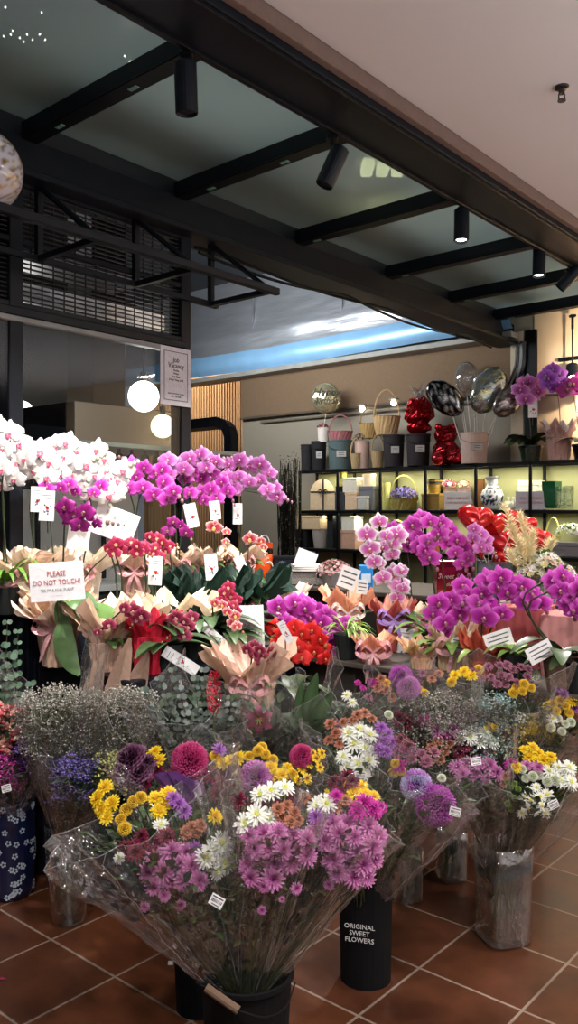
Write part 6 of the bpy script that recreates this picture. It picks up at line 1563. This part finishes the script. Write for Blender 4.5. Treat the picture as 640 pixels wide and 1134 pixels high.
bouquet('bouquet of golden and white small chrysanthemums at the right edge', (566, 905, 3.12), (616, 800, 2.92), 36, ry=.55,
        heads=[('yball', 612, 780), ('yball', 620, 776), ('yball', 626, 782), ('yellow', 632, 776, 1.1), ('yball', 616, 788), ('yball', 606, 782), ('yball', 630, 790), ('yellow', 640, 774), ('violet', 618, 764), ('violet', 624, 768), ('violet', 636, 784), ('wbutton', 618, 796), ('wbutton', 626, 802), ('wbutton', 610, 806), ('wbutton', 622, 810), ('wbutton', 632, 800), ('wmini', 612, 796)], green=80, gcol=K(50, 56, 40), seed=47)
bouquet('slim bouquet of dark green foliage just left of the golden edge bouquet', (560, 905, 3.14), (590, 790, 2.98), 26, ry=.6, heads=[('wbutton', 590, 748, 1.6)], green=110, gcol=K(50, 60, 40), seed=49)
# back row middle
bouquet('bouquet in tall clear film with a burgundy and pink lily', (312, 905, 2.98), (290, 792, 2.92), 50, heads=[], green=90, gcol=K(46, 60, 40), seed=51, rim=.25, gll=.09, glw=.03)
t = bouquet('leafy lily stems in clear film right of the burgundy lily', (316, 905, 2.94), (348, 790, 2.92), 42, heads=[('magenta', 372, 800, .7), ('wbutton', 322, 800, .8)], green=90, gcol=K(46, 60, 40), seed=53, rim=.2)
a_ = R3(316, 905, 2.94)
for pts in ([(338, 806), (333, 780), (333, 757)], [(342, 806), (344, 770), (351, 745)], [(346, 806), (358, 780), (369, 766)], [(340, 806), (348, 790), (352, 768)], [(336, 810), (326, 796), (318, 790)], [(344, 812), (360, 800), (368, 790)]):
    mb = MB(); mb.leaf(spline([R3(x, y, 2.86) - a_ for x, y in pts], 5), .05, K(50, 74, 46), side=(.9, .3, 0), fold=.3, pw=.8); mb.build('lily_leaf', 'leaf', t, smooth=True)
bouquet('leafy filler bunch with pink buds in pointed film below the heather side', (330, 905, 2.96), (398, 778, 2.9), 36, heads=[('magenta', 396, 756, .6), ('magenta', 402, 762, .5), ('mauve', 408, 772), ('wmini', 384, 770), ('wmini', 390, 778)], green=110, gcol=K(56, 76, 46), seed=59, rim=.22)
def lily(px, py, D, r, lab):
    c = R3(px, py, D); t = thing('lily', lab, 'flower', c); mb = MB()
    for k in range(6):
        a = pi / 2 + k * pi / 3; d = Vector((cos(a), -.35, sin(a))).normalized(); P_ = [Vector((0, 0, 0)), d * r * .5 + Vector((0, -.01, 0)), d * r * .85, d * r * 1.05 + Vector((0, .02, -.005))]
        mb.leaf(spline(P_, 3), r * .5, K(84, 8, 44), side=d.cross(Vector((0, -1, 0))), fold=.2, colb=K(170, 80, 120), pw=.8)
    mb.build('petals', 'petal', t, smooth=True); mb = MB()
    for k in range(6): a = k * pi / 3; mb.tube([(0, 0, 0), (cos(a) * .012, -.04, sin(a) * .012)], .0015, 4, K(200, 220, 150)); mb.octa((cos(a) * .012, -.041, sin(a) * .012), .005, K(140, 70, 20))
    mb.build('stamens', 'leaf', t)
    mb = MB(); mb.tube([(0, 0, 0), (.02, .03, -.2), (.03, .05, -.4)], .004, 5, K(60, 80, 44)); mb.build('stem', 'leaf', t)
lily(287, 796, 2.8, .05, 'open burgundy lily with pale edges inside the tall clear film')
bouquet('silvery eucalyptus bunch with a red celosia plume', (232, 905, 2.96), (212, 782, 2.9), 60, heads=[], euc=([(160, 764), (176, 752), (192, 742), (200, 764), (216, 752), (226, 742), (240, 764), (250, 772), (186, 776), (170, 786), (208, 784), (226, 790), (246, 792), (262, 780), (196, 800), (222, 806), (176, 806)], K(100, 112, 104), .011), green=110, gcol=K(66, 82, 68), seed=57, gll=.04)
c = R3(237, 768, 2.84); t = thing('celosia', 'crimson plume standing in the eucalyptus bunch', 'flower', c)
mb = MB(); R_ = random.Random(6)
for k in range(420):
    z_ = R_.uniform(-.07, .075); r_ = .02 * sin(pi * min(1, (z_ + .09) / .17)) ** .6 + .002; a = R_.uniform(0, 6.3); q = Vector((cos(a) * r_, sin(a) * r_, z_)); d = Vector((cos(a), sin(a), 1)) * .008; sd = Vector((-sin(a), cos(a), 0)) * .003
    mb.add([q - sd, q + sd, q + d], [(0, 1, 2)], jit(R_.choice((K(206, 24, 60), K(170, 14, 44), K(230, 70, 100))), .1, R_))
mb.build('plume', 'petal', t); mb = MB(); mb.tube([(0, 0, -.05), (0, .02, -.35)], .004, 5, K(80, 90, 50)); mb.build('stem', 'leaf', t)
# left group
bouquet('large hazy bunch of white baby breath, left one above the tapered vase', (70, 915, 3.05), (62, 775, 3.0), 44, gyps=[(62, 772, 44, 420, GW, (.002, .0045))], green=20, gcol=K(80, 86, 76), seed=61, tips=2, rim=.36)
t = bouquet('hazy bunch of white baby breath, right one with tall folded film', (82, 915, 3.05), (136, 775, 2.96), 44, gyps=[(132, 772, 42, 420, GW, (.002, .0045))], green=20, gcol=K(80, 86, 76), seed=63, tips=2, rim=.4)
a_ = R3(82, 915, 3.05); mb = MB()
for i, pts in enumerate(([(124, 830), (128, 770), (144, 706)], [(136, 830), (150, 770), (164, 722)], [(112, 830), (108, 770), (116, 722)])):
    mb.leaf(spline([R3(x, y, 3.08 + .015 * i) - a_ for x, y in pts], 5), .10, K(176, 142, 126), side=(1, .2 - .3 * i, 0), fold=.7, pw=.7)
mb.build('kraft_lining', 'paper', t)
bouquet('small bunch of violet blue statice and yellow buds above the tapered vase', (77, 925, 3.02), (96, 850, 2.9), 44, gyps=[(82, 846, 26, 150, [K(90, 80, 150), K(140, 120, 190), K(70, 60, 120)], (.003, .006)), (122, 838, 16, 50, [K(206, 206, 110), K(230, 230, 160)], (.003, .006))], green=70, gcol=K(70, 92, 70), seed=65)
bouquet('bunch of magenta and purple sprays in the navy patterned vase', (14, 895, 3.25), (14, 836, 3.16), 44, gyps=[(4, 846, 24, 260, [K(170, 40, 130), K(200, 80, 160), K(130, 30, 110)], (.003, .006)), (34, 826, 16, 200, [K(80, 40, 140), K(110, 60, 160), K(60, 30, 110)], (.003, .006))], green=40, seed=67, tags=[(7, 873, -15, .16)])
bouquet('coral pink bunch with eucalyptus at the left edge of the display', (14, 900, 3.27), (14, 780, 3.22), 40, heads=[], gyps=[(14, 786, 20, 60, [K(240, 150, 150), K(226, 100, 110), K(246, 190, 170)], (.008, .014))], euc=([(2, 742), (10, 752), (18, 760), (6, 716), (14, 728), (28, 770), (34, 758), (-4, 730), (20, 700), (8, 690)], K(86, 112, 90), .013), green=70, gcol=K(70, 90, 66), sl=False, seed=69)
# fallen petals and a price tag on the tiles
for px, py, lb in ((2, 1086, 'fallen magenta petal on the tiles at the left edge'),):
    D_ = 1.5 * F / (py - CY); t = thing('fallen_petal', lb, 'petal', RZ(px, D_, .002)); mb = MB(); mb.leaf([(-.012, 0, 0), (0, 0, .004), (.012, .004, .001)], .014, K(190, 40, 120)); mb.build('petal', 'petal', t)
D_ = 1.5 * F / (1068 - CY); t = thing('paper_scrap', 'small white paper scrap on the tiles behind the black bucket', 'paper', RZ(189, D_, .001)); mb = MB(); mb.box((0, 0, .004), (.018, .014, .001), K(210, 206, 200), .0003, Matrix.Rotation(.5, 3, 'X')); mb.box((.008, .004, .006), (.01, .012, .001), K(200, 196, 190), .0003, Matrix.Rotation(-.6, 3, 'Y')); mb.build('scrap', 'matte', t)
# ================================================================ lights, world, camera
def area(name, loc, rot, size, power, col=(1, 1, 1), sy=None, shape='RECTANGLE', spread=pi):
    l = bpy.data.lights.new(name, 'AREA'); l.energy = power; l.color = col; l.size = size
    l.shape = shape
    if sy: l.size_y = sy
    l.spread = spread
    o = bpy.data.objects.new(name, l); COL.objects.link(o); o.location = loc; o.rotation_euler = rot
    return o
def spot(name, loc, target, power, ang, col=(1, .96, .9), blend=.6, rad=.03):
    l = bpy.data.lights.new(name, 'SPOT'); l.energy = power; l.color = col; l.spot_size = radians(ang); l.spot_blend = blend
    l.shadow_soft_size = rad
    o = bpy.data.objects.new(name, l); COL.objects.link(o); o.location = loc
    o.rotation_mode = 'QUATERNION'
    o.rotation_quaternion = (Vector(target) - Vector(loc)).to_track_quat('-Z', 'Y')
    return o
# canopy spotlights
for x, y, tx, ty, tz, pw, an in ((-2.24, 1.4, -3.1, 2.05, 1.3, 180, 60), (-2.24, 2.0, -3.0, 2.5, 1.2, 180, 62), (-2.24, 3.15, -2.9, 3.0, 1.1, 170, 70),
                             (-2.24, 3.9, -2.2, 3.5, 1.0, 170, 75), (-2.24, 4.6, -1.8, 3.5, 1.0, 160, 75), (-2.24, 5.3, -2.6, 6.0, 1.2, 40, 80)):
    spot('canopy_spot', (x, y, 2.93), (tx, ty, tz), pw, an)
spot('wall_spot', (-2.0, 6.15, 2.6), (-2.0, 7.0, 2.6), 190, 120, (1, .85, .62))
# mall downlights behind and beside the photographer
for x, y, pw in ((.6, -1.2, 24), (1.5, 1.4, 26), (1.8, 4.0, 40), (1.5, 7.0, 40)):
    area('mall_downlight', (x, y, 3.24), (0, 0, 0), .5, pw, (1, .93, .88))
# light above the frosted canopy, and an unseen upward fill added for the mall ceiling
for y in (.5, 2.5, 4.5, 6.5):
    area('canopy_backlight', (-2.75, y, 4.3), (0, 0, 0), 1.0, 11, (.94, 1, .98))
area('ceiling_fill', (2.0, 3.0, 2.0), (pi, 0, 0), 3, 310, (.90, .95, 1), sy=8)
spot('bouquet_fill_spot', (-.9, .3, 3.24), (-1.7, 2.2, .6), 210, 75, (1, .95, .9), .8, .08)  # this spot and the next are unseen, added to brighten the floor bouquets
spot('bouquet_fill_spot', (.2, 1.6, 3.24), (-1.5, 2.7, .7), 170, 70, (1, .95, .9), .8, .08)
# inside
area('panel_fill', (-5.4, 5.2, 3.1), (radians(100), 0, 0), 2.2, 60, (.92, .96, 1), sy=.3)  # unseen light added to brighten the steel panel
area('kitchen_light', (-6.5, 3.0, 4.0), (0, 0, 0), 1.5, 14, (1, .97, .93))
area('passage_light', (-8.2, 7.2, 3.9), (0, 0, 0), .6, 60, (1, .86, .65))
# shelf strip lights
for x, w in SHELF_LIGHTS:
    area('shelf_strip', (x, 6.72, 1.895), (0, 0, 0), w, 2.4, (1, .95, .72), sy=.04)
    area('shelf_strip', (x, 6.72, 1.46), (0, 0, 0), w, 1.6, (1, .95, .75), sy=.04)
w = bpy.data.worlds.new('World'); SC.world = w; w.use_nodes = True
bg = w.node_tree.nodes['Background']; bg.inputs[0].default_value = (.80, .86, 1.0, 1); bg.inputs[1].default_value = .20

cd = bpy.data.cameras.new('camera'); cam = bpy.data.objects.new('camera', cd); COL.objects.link(cam)
cam.location = (0, 0, H); cam.rotation_euler = (pi / 2, 0, TH)
cd.sensor_fit = 'VERTICAL'; cd.sensor_height = 36; cd.sensor_width = 36 * 640 / 1134; cd.lens = F / 1134 * 36
SC.camera = cam
SC.view_settings.view_transform = 'Standard'; SC.view_settings.look = 'None'
SC.view_settings.gamma = 1; SC.view_settings.use_curve_mapping = False
SC.view_settings.exposure = 0.0
SC.cycles.transparent_max_bounces = 24; SC.cycles.max_bounces = 6
SC.cycles.diffuse_bounces = 3; SC.cycles.glossy_bounces = 3; SC.cycles.transmission_bounces = 4
SC.cycles.sample_clamp_indirect = 4
SC.cycles.use_denoising = True
